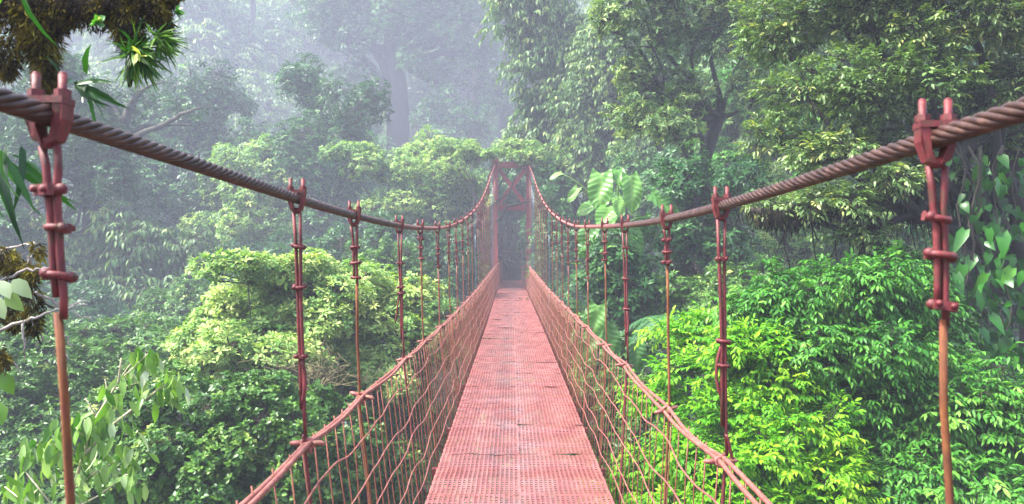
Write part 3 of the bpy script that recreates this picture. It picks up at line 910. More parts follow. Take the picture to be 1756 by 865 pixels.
plant('thicket', 'dense dark thicket shaped as an arch to shade the end of the walkway behind the tower', 'thicket',  # roof, side walls and dark leaves added to block light from the opening
      [((-2.75, 39, 1.0), (1.45, 2, 1.9)), ((-2.5, 39, 3.4), (1.4, 2, 1.3)), ((2.75, 39, 1.0), (1.45, 2, 1.9)), ((2.5, 39, 3.4), (1.4, 2, 1.3)), ((-2.75, 42, 1.0), (1.45, 2, 1.9)), ((-2.5, 42, 3.4), (1.4, 2, 1.3)), ((2.75, 42, 1.0), (1.45, 2, 1.9)), ((2.5, 42, 3.4), (1.4, 2, 1.3)), ((-2.75, 45, 1.0), (1.45, 2, 1.9)), ((-2.5, 45, 3.4), (1.4, 2, 1.3)), ((2.75, 45, 1.0), (1.45, 2, 1.9)), ((2.5, 45, 3.4), (1.4, 2, 1.3)), ((0, 45, 5.0), (2.4, 2.2, .9)), ((0, 42, 5.0), (2.4, 2.2, .9)), ((0, 39.5, 5.2), (2.2, 1.8, .8)), ((-2.75, 48, 1.0), (1.45, 2, 1.9)), ((-2.5, 48, 3.4), (1.4, 2, 1.3)), ((2.75, 48, 1.0), (1.45, 2, 1.9)), ((2.5, 48, 3.4), (1.4, 2, 1.3)), ((0, 48, 5.0), (2.4, 2.2, .9)), ((-2.75, 51, 1.0), (1.45, 2, 1.9)), ((-2.5, 51, 3.4), (1.4, 2, 1.3)), ((2.75, 51, 1.0), (1.45, 2, 1.9)), ((2.5, 51, 3.4), (1.4, 2, 1.3)), ((0, 51, 5.0), (2.4, 2.2, .9)), ((-2.75, 54, 1.0), (1.45, 2, 1.9)), ((-2.5, 54, 3.4), (1.4, 2, 1.3)), ((2.75, 54, 1.0), (1.45, 2, 1.9)), ((2.5, 54, 3.4), (1.4, 2, 1.3)), ((0, 54, 5.0), (2.4, 2.2, .9)), ((-2.75, 57, 1.0), (1.45, 2, 1.9)), ((-2.5, 57, 3.4), (1.4, 2, 1.3)), ((2.75, 57, 1.0), (1.45, 2, 1.9)), ((2.5, 57, 3.4), (1.4, 2, 1.3)), ((0, 57, 5.0), (2.4, 2.2, .9)), ((-2.75, 60, 1.0), (1.45, 2, 1.9)), ((-2.5, 60, 3.4), (1.4, 2, 1.3)), ((2.75, 60, 1.0), (1.45, 2, 1.9)), ((2.5, 60, 3.4), (1.4, 2, 1.3)), ((0, 60, 5.0), (2.4, 2.2, .9)), ((-2.75, 63, 1.0), (1.45, 2, 1.9)), ((-2.5, 63, 3.4), (1.4, 2, 1.3)), ((2.75, 63, 1.0), (1.45, 2, 1.9)), ((2.5, 63, 3.4), (1.4, 2, 1.3)), ((0, 63, 5.0), (2.4, 2.2, .9)), ((0, 66, 1.5), (2.6, 1.2, 2.4)), ((0, 66, 4), (2.6, 1.2, 2))], 44, 'hdark', 35, .8, base=(-3.2, 46), r0=.14, bark='darkbark', scale=1.5)
# ---- right of the bridge
plant('tree', 'tall tree of drooping pale leaf sprays right of the far tower', 'tree',
      [(890, 40, 44, 26), (930, 105, 52, 30), (965, 60, 50, 36), (985, 175, 60, 36), (930, 195, 46, 30), (1040, 240, 60, 26, -1), (1005, 115, 50, 36), (920, 240, 46, 26), (985, 245, 50, 30), (1050, 165, 40, 30), (900, -10, 60, 30)], 34, 'droopy', 21, 1.1, base=(4.2, 37), r0=.26, scale=1.25)
plant('tree', 'blue-green broad tree with a dark trunk seen above the philodendron', 'tree',
      [(1050, 30, 55, 46), (1120, 55, 60, 50), (1195, 30, 70, 50), (1270, 70, 60, 60), (1110, 130, 56, 40), (1180, 150, 56, 36), (1075, 195, 56, 36), (1150, 215, 60, 36, -.6), (1290, 160, 50, 40), (1230, -20, 80, 40), (1110, -20, 70, 40)],
      16, 'blue', 22, .55, g=1.05, gz=1.1, base=(4.3, 16.6), r0=.2, bark='darkbark', trunk_to=P(1232, 200, 16.5))
plant('tree', 'shaded tree hung with epiphytes between the philodendron and the lime shrub', 'tree',
      [(1175, 300, 56, 40), (1250, 330, 50, 46), (1140, 400, 46, 40), (1210, 420, 50, 46), (1270, 440, 40, 46), (1160, 480, 46, 40), (1235, 500, 46, 36), (1090, 470, 40, 50)], 14.5, 'hdark', 23, .75, base=(3.4, 15.5), r0=.19, bark='darkbark', trunk_to=P(1190, 300, 15), scale=.95)
plant('shrub', 'bright lime green shrub of flat leaf tiers below the right handrail', 'shrub',
      [(1175, 575, 50, 24, 1), (1245, 560, 46, 24, 1), (1295, 605, 60, 28), (1200, 640, 56, 26, .4), (1335, 655, 60, 32), (1120, 690, 46, 34, .6), (1245, 715, 66, 34), (1350, 735, 70, 36, -.3), (1170, 790, 70, 38), (1290, 800, 80, 40, -.4),
       (1390, 820, 60, 40, -.4), (1100, 830, 56, 40, .3), (1230, 860, 80, 36, -.5), (1370, 880, 80, 36, -.6)], 6.4, 'lime', 24, .9, r0=.05, scale=.84, flat=.75, low=-.3)
plant('tree', 'mid-green tree of drooping leaf sprays behind the nearest right hanger', 'tree',
      [(1330, 515, 70, 36), (1420, 495, 80, 38), (1520, 515, 76, 40), (1600, 550, 46, 46, .4), (1380, 590, 90, 40, -.3), (1500, 605, 90, 42, -.3), (1450, 680, 80, 40, -.4), (1580, 650, 60, 46), (1560, 480, 60, 36, .8), (1300, 560, 40, 36, .5)], 6.9, 'mid', 25, .95, r0=.08, bark='darkbark', scale=.76)
plant('shrub', 'fresh green bush in the lower right corner under the vine trunk', 'shrub',
      [(1555, 765, 76, 44), (1650, 715, 66, 44), (1720, 775, 76, 56), (1520, 845, 76, 40, -.2), (1625, 835, 90, 46, -.3), (1740, 690, 46, 46), (1460, 800, 50, 50, .5), (1720, 870, 80, 40, -.4)], 6.3, 'midn', 26, .9, r0=.06, scale=.9)
plant('tree', 'hazy green trees seen under the mossy limb'.replace('trees', 'tree'), 'tree',
      [(1340, 400, 60, 40), (1420, 385, 66, 40), (1500, 400, 60, 40), (1570, 420, 50, 46), (1370, 460, 66, 36), (1470, 455, 66, 36), (1320, 330, 50, 40), (1560, 350, 60, 40)], 17, 'hazel', 27, .9, r0=.16)
plant('tree', 'dim leafy tree filling the gap behind the vine-covered trunk', 'tree',
      [(1660, 440, 60, 50), (1640, 540, 56, 50), (1740, 500, 60, 60), (1690, 600, 66, 46), (1740, 360, 66, 60), (1630, 360, 60, 50)], 13, 'hdark', 28, .8, r0=.14, bark='darkbark')

# the big mossy tree at the right edge: near limb and canopy above the rope
rng = np.random.default_rng(40)
np.random.seed(40)
D4 = 8.0
specs4 = [(1330, 55, 76, 56, .8), (1440, 25, 96, 52, .4), (1550, 50, 96, 60), (1670, 40, 96, 66), (1745, 140, 70, 66), (1390, 150, 80, 50, .3), (1495, 165, 90, 50), (1595, 135, 80, 52, -.3),
          (1340, 232, 56, 30, .5), (1430, 262, 70, 26), (1660, 160, 70, 40, .3), (1540, 240, 70, 30, .3), (1470, -40, 120, 50), (1650, -50, 120, 50), (1530, 300, 46, 24, -.4), (1440, 345, 56, 20, -.2), (1350, 350, 50, 22, .1), (1600, 300, 60, 26, .5), (1700, 250, 70, 40, .6), (1480, 395, 40, 16, -.1), (1640, 380, 40, 24, .8)]
big = plant('tree', 'big mossy tree at the right edge with a leafy canopy above the rope', 'tree', specs4, D4, 'pale', 41, .62, scale=.74, g=1.05, gz=1.0, base=(5.35, 8.3), r0=.24, bark='darkbark', trunk_to=P(1735, 180, 8.5))
bl = np.array(big.location)
m = MB()
lp = np.array([P(1740, 330, 8.4), P(1660, 325, 8.3), P(1570, 330, 8.2), P(1480, 335, 8.1), P(1400, 365, 8.1), P(1330, 372, 8.0), P(1290, 360, 7.9)])
m.tube(lp - bl, [.19, .17, .16, .13, .10, .07, .03], 9)
m.tube(np.array([P(1500, 335, 8.1), P(1500, 400, 8.0), P(1492, 470, 8.0)]) - bl, [.07, .06, .03], 7)
m.tube(np.array([P(1570, 335, 8.2), P(1470, 260, 8.2), P(1400, 230, 8.2)]) - bl, [.09, .06, .03], 7)
m.build('mossy_limb', M['darkbark'], big)
LV = Leaves()
n = 3000
t = rng.random(n) ** .8
li = (1 - t) * (len(lp) - 1); i0 = np.minimum(li.astype(int), len(lp) - 2); fr = (li - i0)[:, None]
p = lp[i0] * (1 - fr) + lp[i0 + 1] * fr + rng.normal(size=(n, 3)) * np.array([.06, .13, .05])
extra = 500
p2 = P(1495, 420, 8.0) + rng.normal(size=(extra, 3)) * np.array([.05, .05, .25])
p = np.concatenate([p, p2])
cl_l = .10 + .75 * (np.clip(np.sin(p[:, 0] * 7) * np.sin(p[:, 0] * 17 + 1), 0, 1)) * rng.random(len(p)) ** 1.5 * np.clip((p[:, 0] - 2.6) / 1.6, .25, 1)
LV.add(p, np.array([0, 0, -1.0]) + rng.normal(size=(len(p), 3)) * .16, rand_dirs(rng, len(p)), cl_l, .016, rng.normal(size=len(p)) * .22 + .4, 'lo')
o = link('hanging_moss', LV.mesh('hanging_moss', LM['rootmoss']), big); o.location = -bl
m = MB()
for k in range(26):
    a = lp[0] + (lp[-2] - lp[0]) * rng.random(); a[2] = np.interp(-a[0], -lp[:, 0], lp[:, 2])
    L_ = rng.uniform(.3, 1.1)
    q = curve(a, a + np.array([rng.normal() * .12, rng.normal() * .1, -L_]), 7, 0, .02, rng)
    m.tube(q - bl, np.linspace(.011, .004, 7), 5)
m.build('aerial_root', M['darkbark'], big)['kind'] = 'stuff'

# the vine on its trunk
vb = P(1715, 500, 7.6)
vine = empty('climbing_vine', (vb[0], vb[1], vb[2]), 'climbing vine of heart-shaped leaves hanging down the right edge', 'vine')
LV = Leaves()
n = 420
pv = np.stack([rng.normal(size=n) * .26 + P(1722, 0, 7.6)[0], 7.55 + rng.normal(size=n) * .16, rng.uniform(P(0, 740, 7.6)[2], P(0, 265, 7.6)[2], n)], -1)
pv[:, 0] += .06 * np.sin(pv[:, 2] * 4)
LV.add(pv, np.array([0, -.25, -1.0]) + rng.normal(size=(n, 3)) * .4, np.array([-.3, -1.0, .35]) + rng.normal(size=(n, 3)) * .65, rng.uniform(.07, .17, n), rng.uniform(.05, .10, n), rng.normal(size=n) * .2 + .24, 'heart')
n = 14
pb = np.array([P(1622, 405, 7.5), P(1640, 420, 7.5), P(1655, 395, 7.5), P(1668, 440, 7.5), P(1690, 470, 7.4), P(1650, 455, 7.4), P(1705, 385, 7.4), P(1720, 400, 7.4), P(1640, 470, 7.4), P(1680, 500, 7.4), P(1735, 460, 7.4), P(1700, 540, 7.4), P(1730, 580, 7.4), P(1690, 610, 7.4)])
LV.add(pb, np.array([-.35, -.15, -1.0]) + rng.normal(size=(n, 3)) * .35, np.array([-.4, -1.0, .4]) + rng.normal(size=(n, 3)) * .2, rng.uniform(.17, .29, n), rng.uniform(.08, .125, n), rng.normal(size=n) * .18 + .38, 'heart')
o = link('foliage', LV.mesh('foliage', LM['vine']), vine); o.location = -vb
m = MB()
for k in range(9):
    x0 = P(1700 + rng.uniform(-55, 50), 0, 7.5)[0]
    q = np.stack([x0 + .06 * np.sin(np.linspace(0, 9, 16) + k) + rng.normal(size=16) * .012, 7.5 + rng.normal(size=16) * .03 + .05 * k % .2, np.linspace(P(0, 250, 7.5)[2], P(0, 760, 7.5)[2], 16)], -1)
    q[:, 0] += .05 * np.sin(np.linspace(0, 21, 16) + k * 2.1)
    m.tube(q - vb, .007 if k % 3 else .012, 6)
m.build('stem', M['bark'], vine)

# philodendron with big blades
pc = P(1065, 380, 14)
ph = empty('philodendron', (pc[0], pc[1], gh(pc[0], pc[1])), 'giant-leaved philodendron catching light behind the right rope', 'plant')
pb0 = np.array(ph.location)
rng = np.random.default_rng(50)
px_s = 1.0
def big_leaf(tip_dir, c, L_, W_, tintv, parent, b0, stalk_from, nrmv):
    nu, nv = 45, 15
    D = nrm(np.array(tip_dir, float)); N = nrm(np.array(nrmv, float)); N = nrm(N - D * (N @ D)); S = np.cross(N, D)
    v = []
    for i in range(nu):
        u = i / (nu - 1)
        w = (.62 + 1.35 * u) * (1 - u) ** .62 if u < .999 else 0.0
        w = min(w, 1.0)
        for j in range(nv):
            q = (j / (nv - 1) - .5) * 2
            back = -.16 * (abs(q) ** 1.2) * max(0, 1 - u * 3.2)
            h = .10 * abs(q) * W_ - .30 * L_ * u * u + .020 * W_ * math.cos(u * 46 - abs(q) * 9) * min(1, abs(q) * 2) + .03 * W_ * math.sin(u * 9 + q * 4 + px_s)
            v.append(c + D * ((u + back - .35) * L_) + S * (q * w * W_ * .5) + N * h)
    f = [(i * nv + j, (i + 1) * nv + j, (i + 1) * nv + j + 1, i * nv + j + 1) for i in range(nu - 1) for j in range(nv - 1)]
    m = MB(); m.add(np.array(v) - b0, f, True)
    me = m.mesh('leaf_blade', LM['philo'])
    a = me.attributes.new('tint', 'FLOAT', 'POINT'); a.data.foreach_set('value', np.full(len(v), tintv, np.float32) + rng.normal(size=len(v)).astype(np.float32) * .03 + np.array([.22 * max(0, 1 - 9 * abs((j % nv) / (nv - 1) - .5)) - .1 * math.cos((j // nv) / (nu - 1) * 46 - abs((j % nv) / (nv - 1) - .5) * 18) for j in range(len(v))], np.float32))
    link('leaf_blade', me, parent)
    m = MB(); st = c - D * .33 * L_
    m.tube(curve(stalk_from, st, 7, .12 * np.linalg.norm(st - stalk_from), 0) - b0, np.linspace(.022, .012, 7), 6)
    m.build('leaf_stalk', LM_stalk, parent)
LM_stalk = M['stalk'] = surf_mat('green_stalk', [(0.3, (0.06, 0.12, 0.03)), (0.7, (0.12, 0.2, 0.05))], 6, .5, .1, 30)
stem0 = P(1060, 400, 14.2)
m = MB(); m.tube(curve(pb0, stem0, 9, 0, .12, rng) - pb0, np.linspace(.07, .04, 9), 8); m.build('stem', M['darkbark'], ph)
for (px, py, ln, wd, td, nv_, tv, dz) in [
    (1030, 318, 74, 62, (-.15, -.5, -1), (-.2, -1, .75), .62, 0), (1083, 322, 70, 52, (.12, -.4, -1), (.25, -1, .6), .7, -.1),
    (1042, 366, 56, 56, (-.35, -.6, -.6), (-.1, -.8, 1), .6, -.2), (1136, 347, 72, 56, (.9, -.3, -.6), (.1, -.9, .9), .35, .2),
    (1008, 405, 66, 54, (-.5, -.4, -1), (-.3, -1, .5), .3, .2), (1085, 408, 66, 52, (.3, -.3, -1), (.1, -1, .5), .45, .1),
    (1010, 355, 44, 40, (-.9, -.3, -.4), (-.3, -.8, .8), .5, .3), (1110, 385, 50, 44, (.5, -.4, -1), (.2, -1, .6), .25, .4), (1062, 300, 40, 34, (.1, -.6, -.6), (0, -.8, 1), .5, .1), (985, 330, 34, 26, (-.6, -.3, -.7), (-.3, -.9, .7), .7, .2), (955, 300, 26, 18, (-.9, -.2, -.3), (0, -.7, 1), .9, .2), (1150, 385, 46, 38, (.7, -.3, -.9), (.1, -.8, .7), .4, .3), (1060, 350, 40, 34, (.3, -.5, -.9), (.3, -.9, .8), .8, -.3)]:
    big_leaf(td, P(px, py, 14 + dz), ln * 12.2 / F, wd * 11.6 / F, tv * .8, ph, pb0, stem0, nv_)
# smaller big-leaved plants on the slope
for (nm, lab, px, py, d, lst) in [
    ('aroid_plant', 'broad-leaved aroid drooping beneath the right handrail rope', 1025, 560, 12, [(1022, 545, 60, 44, (-.2, -.3, -1), .5), (1045, 580, 60, 44, (.3, -.3, -1), .3), (1010, 590, 50, 40, (-.4, -.3, -1), .3), (1090, 600, 60, 44, (.2, -.3, -1), .15)]),
    ('aroid_plant', 'arrow-leaved aroid standing on the slope right of the tree fern', 1285, 520, 10.5, [(1262, 505, 46, 34, (.1, -.3, -1), .55), (1300, 540, 44, 34, (.5, -.4, -1), .4), (1325, 480, 36, 28, (.3, -.4, -1), .6), (1310, 600, 40, 36, (.3, -.3, -1), .3)])]:
    c0 = P(px, py + 40, d + .3)
    e = empty(nm, (c0[0], c0[1], gh(c0[0], c0[1])), lab, 'plant')
    b0 = np.array(e.location)
    m = MB(); m.tube(curve(b0, c0, 7, 0, .08, rng) - b0, np.linspace(.06, .03, 7), 7); m.build('stem', M['darkbark'], e)
    for (x, y, ln, wd, td, tv) in lst:
        big_leaf(td, P(x, y, d), ln * d / F, wd * d / F, tv, e, b0, c0, (0, -1, .6))

# tree fern
def fern(lab, px, py, d, nf, L_, seed):
    rg = np.random.default_rng(seed); np.random.seed(seed)
    c = P(px, py, d); e = empty('tree_fern', (c[0], c[1], gh(c[0], c[1])), lab, 'fern')
    b0 = np.array(e.location)
    m = MB(); m.tube(curve(b0, c, 8, 0, .06, rg) - b0, np.linspace(.09, .06, 8), 8); m.build('trunk', M['darkbark'], e)
    for k in range(nf):
        an = k / nf * 6.283 + rg.normal() * .15
        dirv = np.array([math.cos(an), math.sin(an), .35])
        t = np.linspace(0, 1, 40)
        ln = L_ * rg.uniform(.8, 1.1)
        rib = c + dirv[None] * t[:, None] * ln + np.array([0, 0, -1.0])[None] * (t[:, None] ** 2) * ln * .75
        tan = nrm(np.gradient(rib, axis=0)); sd = nrm(np.cross(tan, np.array([0, 0, 1.0])))
        LV = Leaves()
        for sg in (-1, 1):
            w = .30 * ln * np.sin(np.pi * np.clip(t * .93 + .07, 0, 1)) ** .8
            LV.add(rib, sd * sg + tan * .45 + np.array([0, 0, -.2]), np.cross(sd, tan) + rg.normal(size=(40, 3)) * .1, w, .021 * ln, .5 + rg.normal(size=40) * .12, 'ellip')
        o = link('frond', LV.mesh('frond', LM['fern']), e); o.location = -b0
fern('tree fern with arching feathery fronds right of the second hanger', 1150, 545, 11, 11, .75, 61)

# pale broad-leaved sapling, lower left
D5 = 5.0
sb = P(110, 900, D5)
sap = empty('sapling', (sb[0], sb[1], gh(sb[0], sb[1])), 'pale-stemmed sapling with drooping broad leaves in the lower left', 'sapling')
b0 = np.array(sap.location)
rng = np.random.default_rng(70); np.random.seed(70)
stems = [[(110, 900), (125, 840), (141, 786), (152, 750), (166, 715), (188, 680), (203, 655), (206, 632), (208, 615)], [(203, 655), (220, 630), (235, 611)], [(203, 655), (230, 630), (254, 606)],
         [(195, 668), (222, 661), (243, 655)], [(170, 708), (186, 680), (180, 650)], [(166, 715), (146, 683)], [(150, 755), (143, 725), (146, 720)],
         [(141, 786), (185, 735), (243, 690), (280, 662), (296, 653)], [(125, 840), (165, 810), (200, 790), (226, 779)], [(112, 880), (170, 850), (215, 815), (232, 812)],
         [(100, 880), (60, 830), (39, 803), (50, 775), (67, 761)], [(100, 890), (40, 860), (8, 835)], [(141, 786), (115, 770), (90, 762)], [(152, 750), (120, 735), (106, 733)]]
m = MB()
m.tube(np.concatenate([curve(b0, sb, 6, 0, .05, rng)]) - b0, np.linspace(.035, .022, 6), 8); m.build('trunk', M['palestem'], sap)
ends = []
for k, st in enumerate(stems):
    pts = np.array([P(x, y, D5 + .05 * math.sin(k * 1.7 + i * .6) + (k % 4 - 1.5) * .08 * i / len(st)) for i, (x, y) in enumerate(st)])
    m = MB(); r0_ = .0115 if k in (0, 7) else .0065
    m.tube(pts - b0, np.linspace(r0_, r0_ * .45, len(pts)), 7); m.build('branch', M['palestem'], sap)
    for i in range(len(pts)):
        if k in (1, 2, 3, 4, 5) and (i < 2 or k in (4, 5)): continue
        if k == 0 and i > 6: continue
        w = 1 + (i > len(pts) * .4) + (i == len(pts) - 1)
        if k == 0 and i < 3: w = 0
        for q in range(w): ends.append(pts[i])
ends = np.array(ends)
ends = np.concatenate([ends, ends[::2], np.array([P(x, y, D5 - .1) for x, y in [(20, 820), (60, 810), (90, 790), (70, 845), (30, 850), (150, 800), (120, 830), (100, 760), (170, 790), (190, 750), (200, 700), (215, 720), (240, 740), (85, 815), (10, 800), (135, 860), (160, 850)]])])
n = len(ends)
LV = Leaves()
ends = np.concatenate([ends, ends, ends[::2] + np.array([0, 0, -.05])]); n = len(ends)
ends = ends + rng.normal(size=(n, 3)) * .04
LV.add(ends, np.array([.12, -.15, -1.0]) + rng.normal(size=(n, 3)) * .36, np.array([0, -.7, .7]) + rng.normal(size=(n, 3)) * .6, rng.uniform(.09, .16, n), rng.uniform(.036, .056, n), rng.normal(size=n) * .28 + .52, 'ellip')
o = link('foliage', LV.mesh('foliage', LM['broad']), sap); o.location = -b0

# gnarled mossy tree in the mist, left
GD = 33 / 22.0
gb = P(160, 700, 33)
g = empty('tree', (gb[0], gb[1], gh(gb[0], gb[1]) - .3), 'gnarled mossy tree with bare spreading limbs in the mist at left', 'tree')
b0 = np.array(g.location)
rng = np.random.default_rng(80); np.random.seed(80)
def limb(pts, r0_, r1_, nm='limb'):
    q = np.array([P(x, y, d * GD) for x, y, d in pts])
    # resample and roughen
    tt = np.linspace(0, len(q) - 1, len(q) * 4); i = np.minimum(tt.astype(int), len(q) - 2); f = (tt - i)[:, None]
    q = q[i] * (1 - f) + q[i + 1] * f
    q[1:-1] = (q[:-2] + q[1:-1] * 2 + q[2:]) / 4
    r0_ *= GD; r1_ *= GD
    q = q + rng.normal(size=q.shape) * r0_ * .18
    m = MB(); m.tube(q - b0, np.linspace(r0_, r1_, len(q)) * (1 + rng.normal(size=len(q)) * .08), 8); m.build(nm, M['bark'], g)
m = MB(); q = np.array([b0, P(150, 560, 33), P(155, 450, 33), P(160, 370, 33)])
m.tube(q - b0, [.8, .62, .5, .42], 10); m.build('trunk', M['bark'], g)
limb([(160, 375, 22), (172, 320, 22), (185, 270, 21.6), (215, 215, 21.5), (222, 175, 21.4)], .24, .10)
limb([(185, 275, 21.6), (235, 235, 21), (290, 205, 20.8), (345, 185, 20.5)], .12, .03)
limb([(200, 240, 21.6), (250, 215, 22), (330, 215, 22.4)], .09, .03)
limb([(180, 290, 21.8), (150, 240, 22), (120, 215, 22.4), (80, 200, 22.5)], .13, .05)
limb([(172, 330, 22), (120, 305, 21.5), (70, 280, 21), (20, 255, 21)], .14, .05)
limb([(165, 350, 22), (205, 370, 21.4), (230, 400, 21)], .11, .05)
limb([(215, 215, 21.5), (190, 180, 21.6), (170, 160, 22)], .08, .03)
limb([(222, 180, 21.5), (250, 150, 21.2), (280, 140, 21)], .08, .02)
tw_ = MB()
cl = make_clumps([(100, 190, 50, 24), (30, 240, 46, 26), (230, 160, 46, 20), (320, 190, 40, 18), (180, 150, 46, 20), (60, 330, 50, 26), (230, 330, 40, 24), (120, 350, 50, 26)], 32.5)
LV = foliage(rng, cl, 'hdark', .10, tw_, 1.4)
o = link('branchwork', tw_.mesh('branchwork', M['bark']), g); o.location = -b0; o['kind'] = 'stuff'
o = link('crown', LV.mesh('crown', LM['dark']), g); o.location = -b0

for i, (lab, sp, d_, kd) in enumerate([
    ('round dark shrub on the slope under the gnarled mossy tree', [(60, 560, 70, 40), (150, 545, 70, 36), (100, 590, 80, 40)], 27, 'hdark'),
    ('mid-green shrub on the slope between the drooping tree and the yellow-green tree', [(270, 545, 60, 36), (330, 530, 50, 36), (300, 580, 60, 36), (380, 540, 50, 40)], 25, 'hedge'),
    ('grey-green shrub on the misty slope behind the second and third hangers', [(520, 440, 60, 36), (590, 450, 60, 36), (460, 450, 50, 36), (560, 490, 80, 40)], 34, 'hdark'),
    ('dark shrub in the hollow behind the fourth and fifth hangers', [(640, 470, 50, 40), (700, 480, 50, 40), (750, 520, 40, 40), (680, 530, 60, 50)], 22, 'hedge'),
    ('leafy shrub deep in the valley at the far left edge', [(20, 660, 60, 40), (90, 680, 70, 40), (170, 690, 70, 40), (30, 730, 70, 50)], 17, 'hedge'),
    ('dark shrub below the philodendron', [(1040, 490, 50, 40), (1100, 530, 50, 40), (1060, 570, 50, 40), (1055, 440, 44, 30), (1090, 470, 44, 34)], 13.4, 'hdark'),
    ('green shrub behind the upper edge of the lime shrub', [(1180, 520, 60, 36), (1260, 510, 60, 36), (1340, 520, 60, 40), (1220, 560, 60, 36)], 13.5, 'hedge')]):
    plant('shrub', lab, 'shrub', sp, d_, kd, 400 + i, 1.0, r0=.08, scale=1.0 + (d_ > 24) * .25)
# ---- nearby mossy branch with its guests, upper left
rng = np.random.default_rng(90); np.random.seed(90)
DB = 2.1
brp = np.array([P(-420, -90, 2.4), P(-160, -30, 2.25), P(0, 0, DB), P(100, 8, DB), P(190, 10, DB), P(260, 0, DB + .02), P(300, -22, DB + .05)])
br = empty('mossy_branch', brp[0], 'thick mossy branch draped with golden moss in the upper left corner', 'branch')
b0 = brp[0]
m = MB(); m.tube(brp - b0, [.075, .065, .05, .05, .042, .034, .02], 10)
m.tube(np.array([P(60, 20, DB), P(72, 70, DB), P(78, 125, DB)]) - b0, [.03, .022, .008], 8)
m.tube(np.array([P(210, 15, DB), P(222, 60, DB), P(226, 110, DB), P(222, 150, DB)]) - b0, [.03, .022, .014, .005], 8)
m.build('bough', M['darkbark'], br)
def moss(pts, r, n, ln, wid=.006, t0=.45):
    q = rng.integers(0, len(pts) - 1, n); f = rng.random((n, 1))
    p = pts[q] * (1 - f) + pts[q + 1] * f
    rr = np.interp(q + f[:, 0], np.arange(len(r)), r)
    dd = rand_dirs(rng, n); p = p + dd * rr[:, None] * rng.uniform(.6, 1.1, (n, 1))
    cl_ = 1.5 * np.sin(p[:, 0] * 60 + 2 * np.sin(p[:, 1] * 40)) * np.cos(p[:, 2] * 55 + 1) - .4
    LVm.add(p, np.array([0, 0, -1.0]) + dd * .8 + rng.normal(size=(n, 3)) * .25, rand_dirs(rng, n), ln * rng.uniform(.3, 1.0, n) * np.where(rng.random(n) < .10, 1.8, 1), wid, t0 + .18 * cl_ + rng.normal(size=n) * .16, 'lo')
LVm = Leaves()
moss(brp[1:], [.08, .075, .07, .06, .055, .03], 17000, .017, .0040, .40)
moss(np.array([P(15, 40, DB), P(10, 90, DB), P(12, 130, DB)]), [.055, .04, .01], 1800, 0.028, .004, .5)
moss(np.array([P(58, 25, DB), P(72, 70, DB), P(80, 150, DB)]), [.06, .045, .012], 3800, 0.032, .004, .62)
moss(np.array([P(95, 20, DB), P(100, 40, DB)]), [.05, .02], 1000, 0.028, .004, .6)
moss(np.array([P(205, 10, DB), P(222, 55, DB), P(232, 85, DB)]), [.05, .04, .02], 2400, 0.025, .004, .5)
moss(np.array([P(255, -5, DB), P(270, 25, DB), P(285, 45, DB)]), [.045, .035, .015], 1600, 0.021, .004, .5)
o = link('moss', LVm.mesh('moss', LM['moss']), br); o.location = -b0

def tuft(nm, lab, cat, base, n, L_, W_, dirs, spread, mat, tpl='strap', tintm=.5, group=None):
    base = np.asarray(base)
    LV = Leaves()
    dv = nrm(np.array(dirs, float)) + rng.normal(size=(n, 3)) * spread
    LV.add(base + rng.normal(size=(n, 3)) * L_ * .08, dv, np.array([0, -.5, .8]) + rng.normal(size=(n, 3)) * .5, L_ * rng.uniform(.55, 1.1, n), W_ * rng.uniform(.7, 1.1, n), tintm + rng.normal(size=n) * .22, tpl)
    e = link(nm, LV.mesh(nm, LM[mat])); e.location = base
    e.data.transform(__import__('mathutils').Matrix.Translation(Vector(-base)))
    return tag(e, lab, cat, group)
tuft('grassy_epiphyte', 'bushy tuft of thin grassy leaves hanging from the mossy branch', 'plant', P(232, 92, DB - .02), 300, .085, .0075, (.35, -.2, -.1), .75, 'strap', 'strap', .62)
tuft('grassy_epiphyte', 'small grassy tuft at the right tip of the mossy branch', 'plant', P(270, 70, DB), 120, .075, .007, (.8, -.2, .0), .6, 'strap', 'strap', .75)
tuft('orchid_plant', 'dark strap-leaved orchid perched above the nearest left clamp', 'orchid', P(128, 142, DB - .05), 11, .14, .016, (.9, -.2, -.15), .65, 'strap', 'strap', .3)
tuft('orchid_plant', 'long strap-leaved orchid hanging at the left edge below the rope', 'orchid', P(-8, 258, 1.9), 13, .20, .021, (.45, -.15, -.75), .45, 'strap', 'strap', .35)
tuft('leafy_sprig', 'sprig of small round bright leaves under the mossy branch', 'plant', P(168, 40, DB - .08), 9, .030, .020, (.1, -.6, .1), .8, 'vine', 'round', .75)
tuft('leafy_sprig', 'lobed yellow-green young leaf sprig in front of the grassy tuft', 'plant', P(240, 96, DB - .1), 6, .034, .014, (.1, -.5, .1), .8, 'yg', 'ellip', .95)
tuft('leafy_sprig', 'single long green blade hanging at the top left corner', 'plant', P(10, -20, DB - .2), 2, .23, .026, (.03, 0, -1), .03, 'vine', 'strap', .62)
tuft('leafy_sprig', 'little green leaf twig poking out right of the mossy branch', 'plant', P(300, 22, DB), 9, .035, .018, (.9, -.2, .2), .5, 'vine', 'ellip', .6)

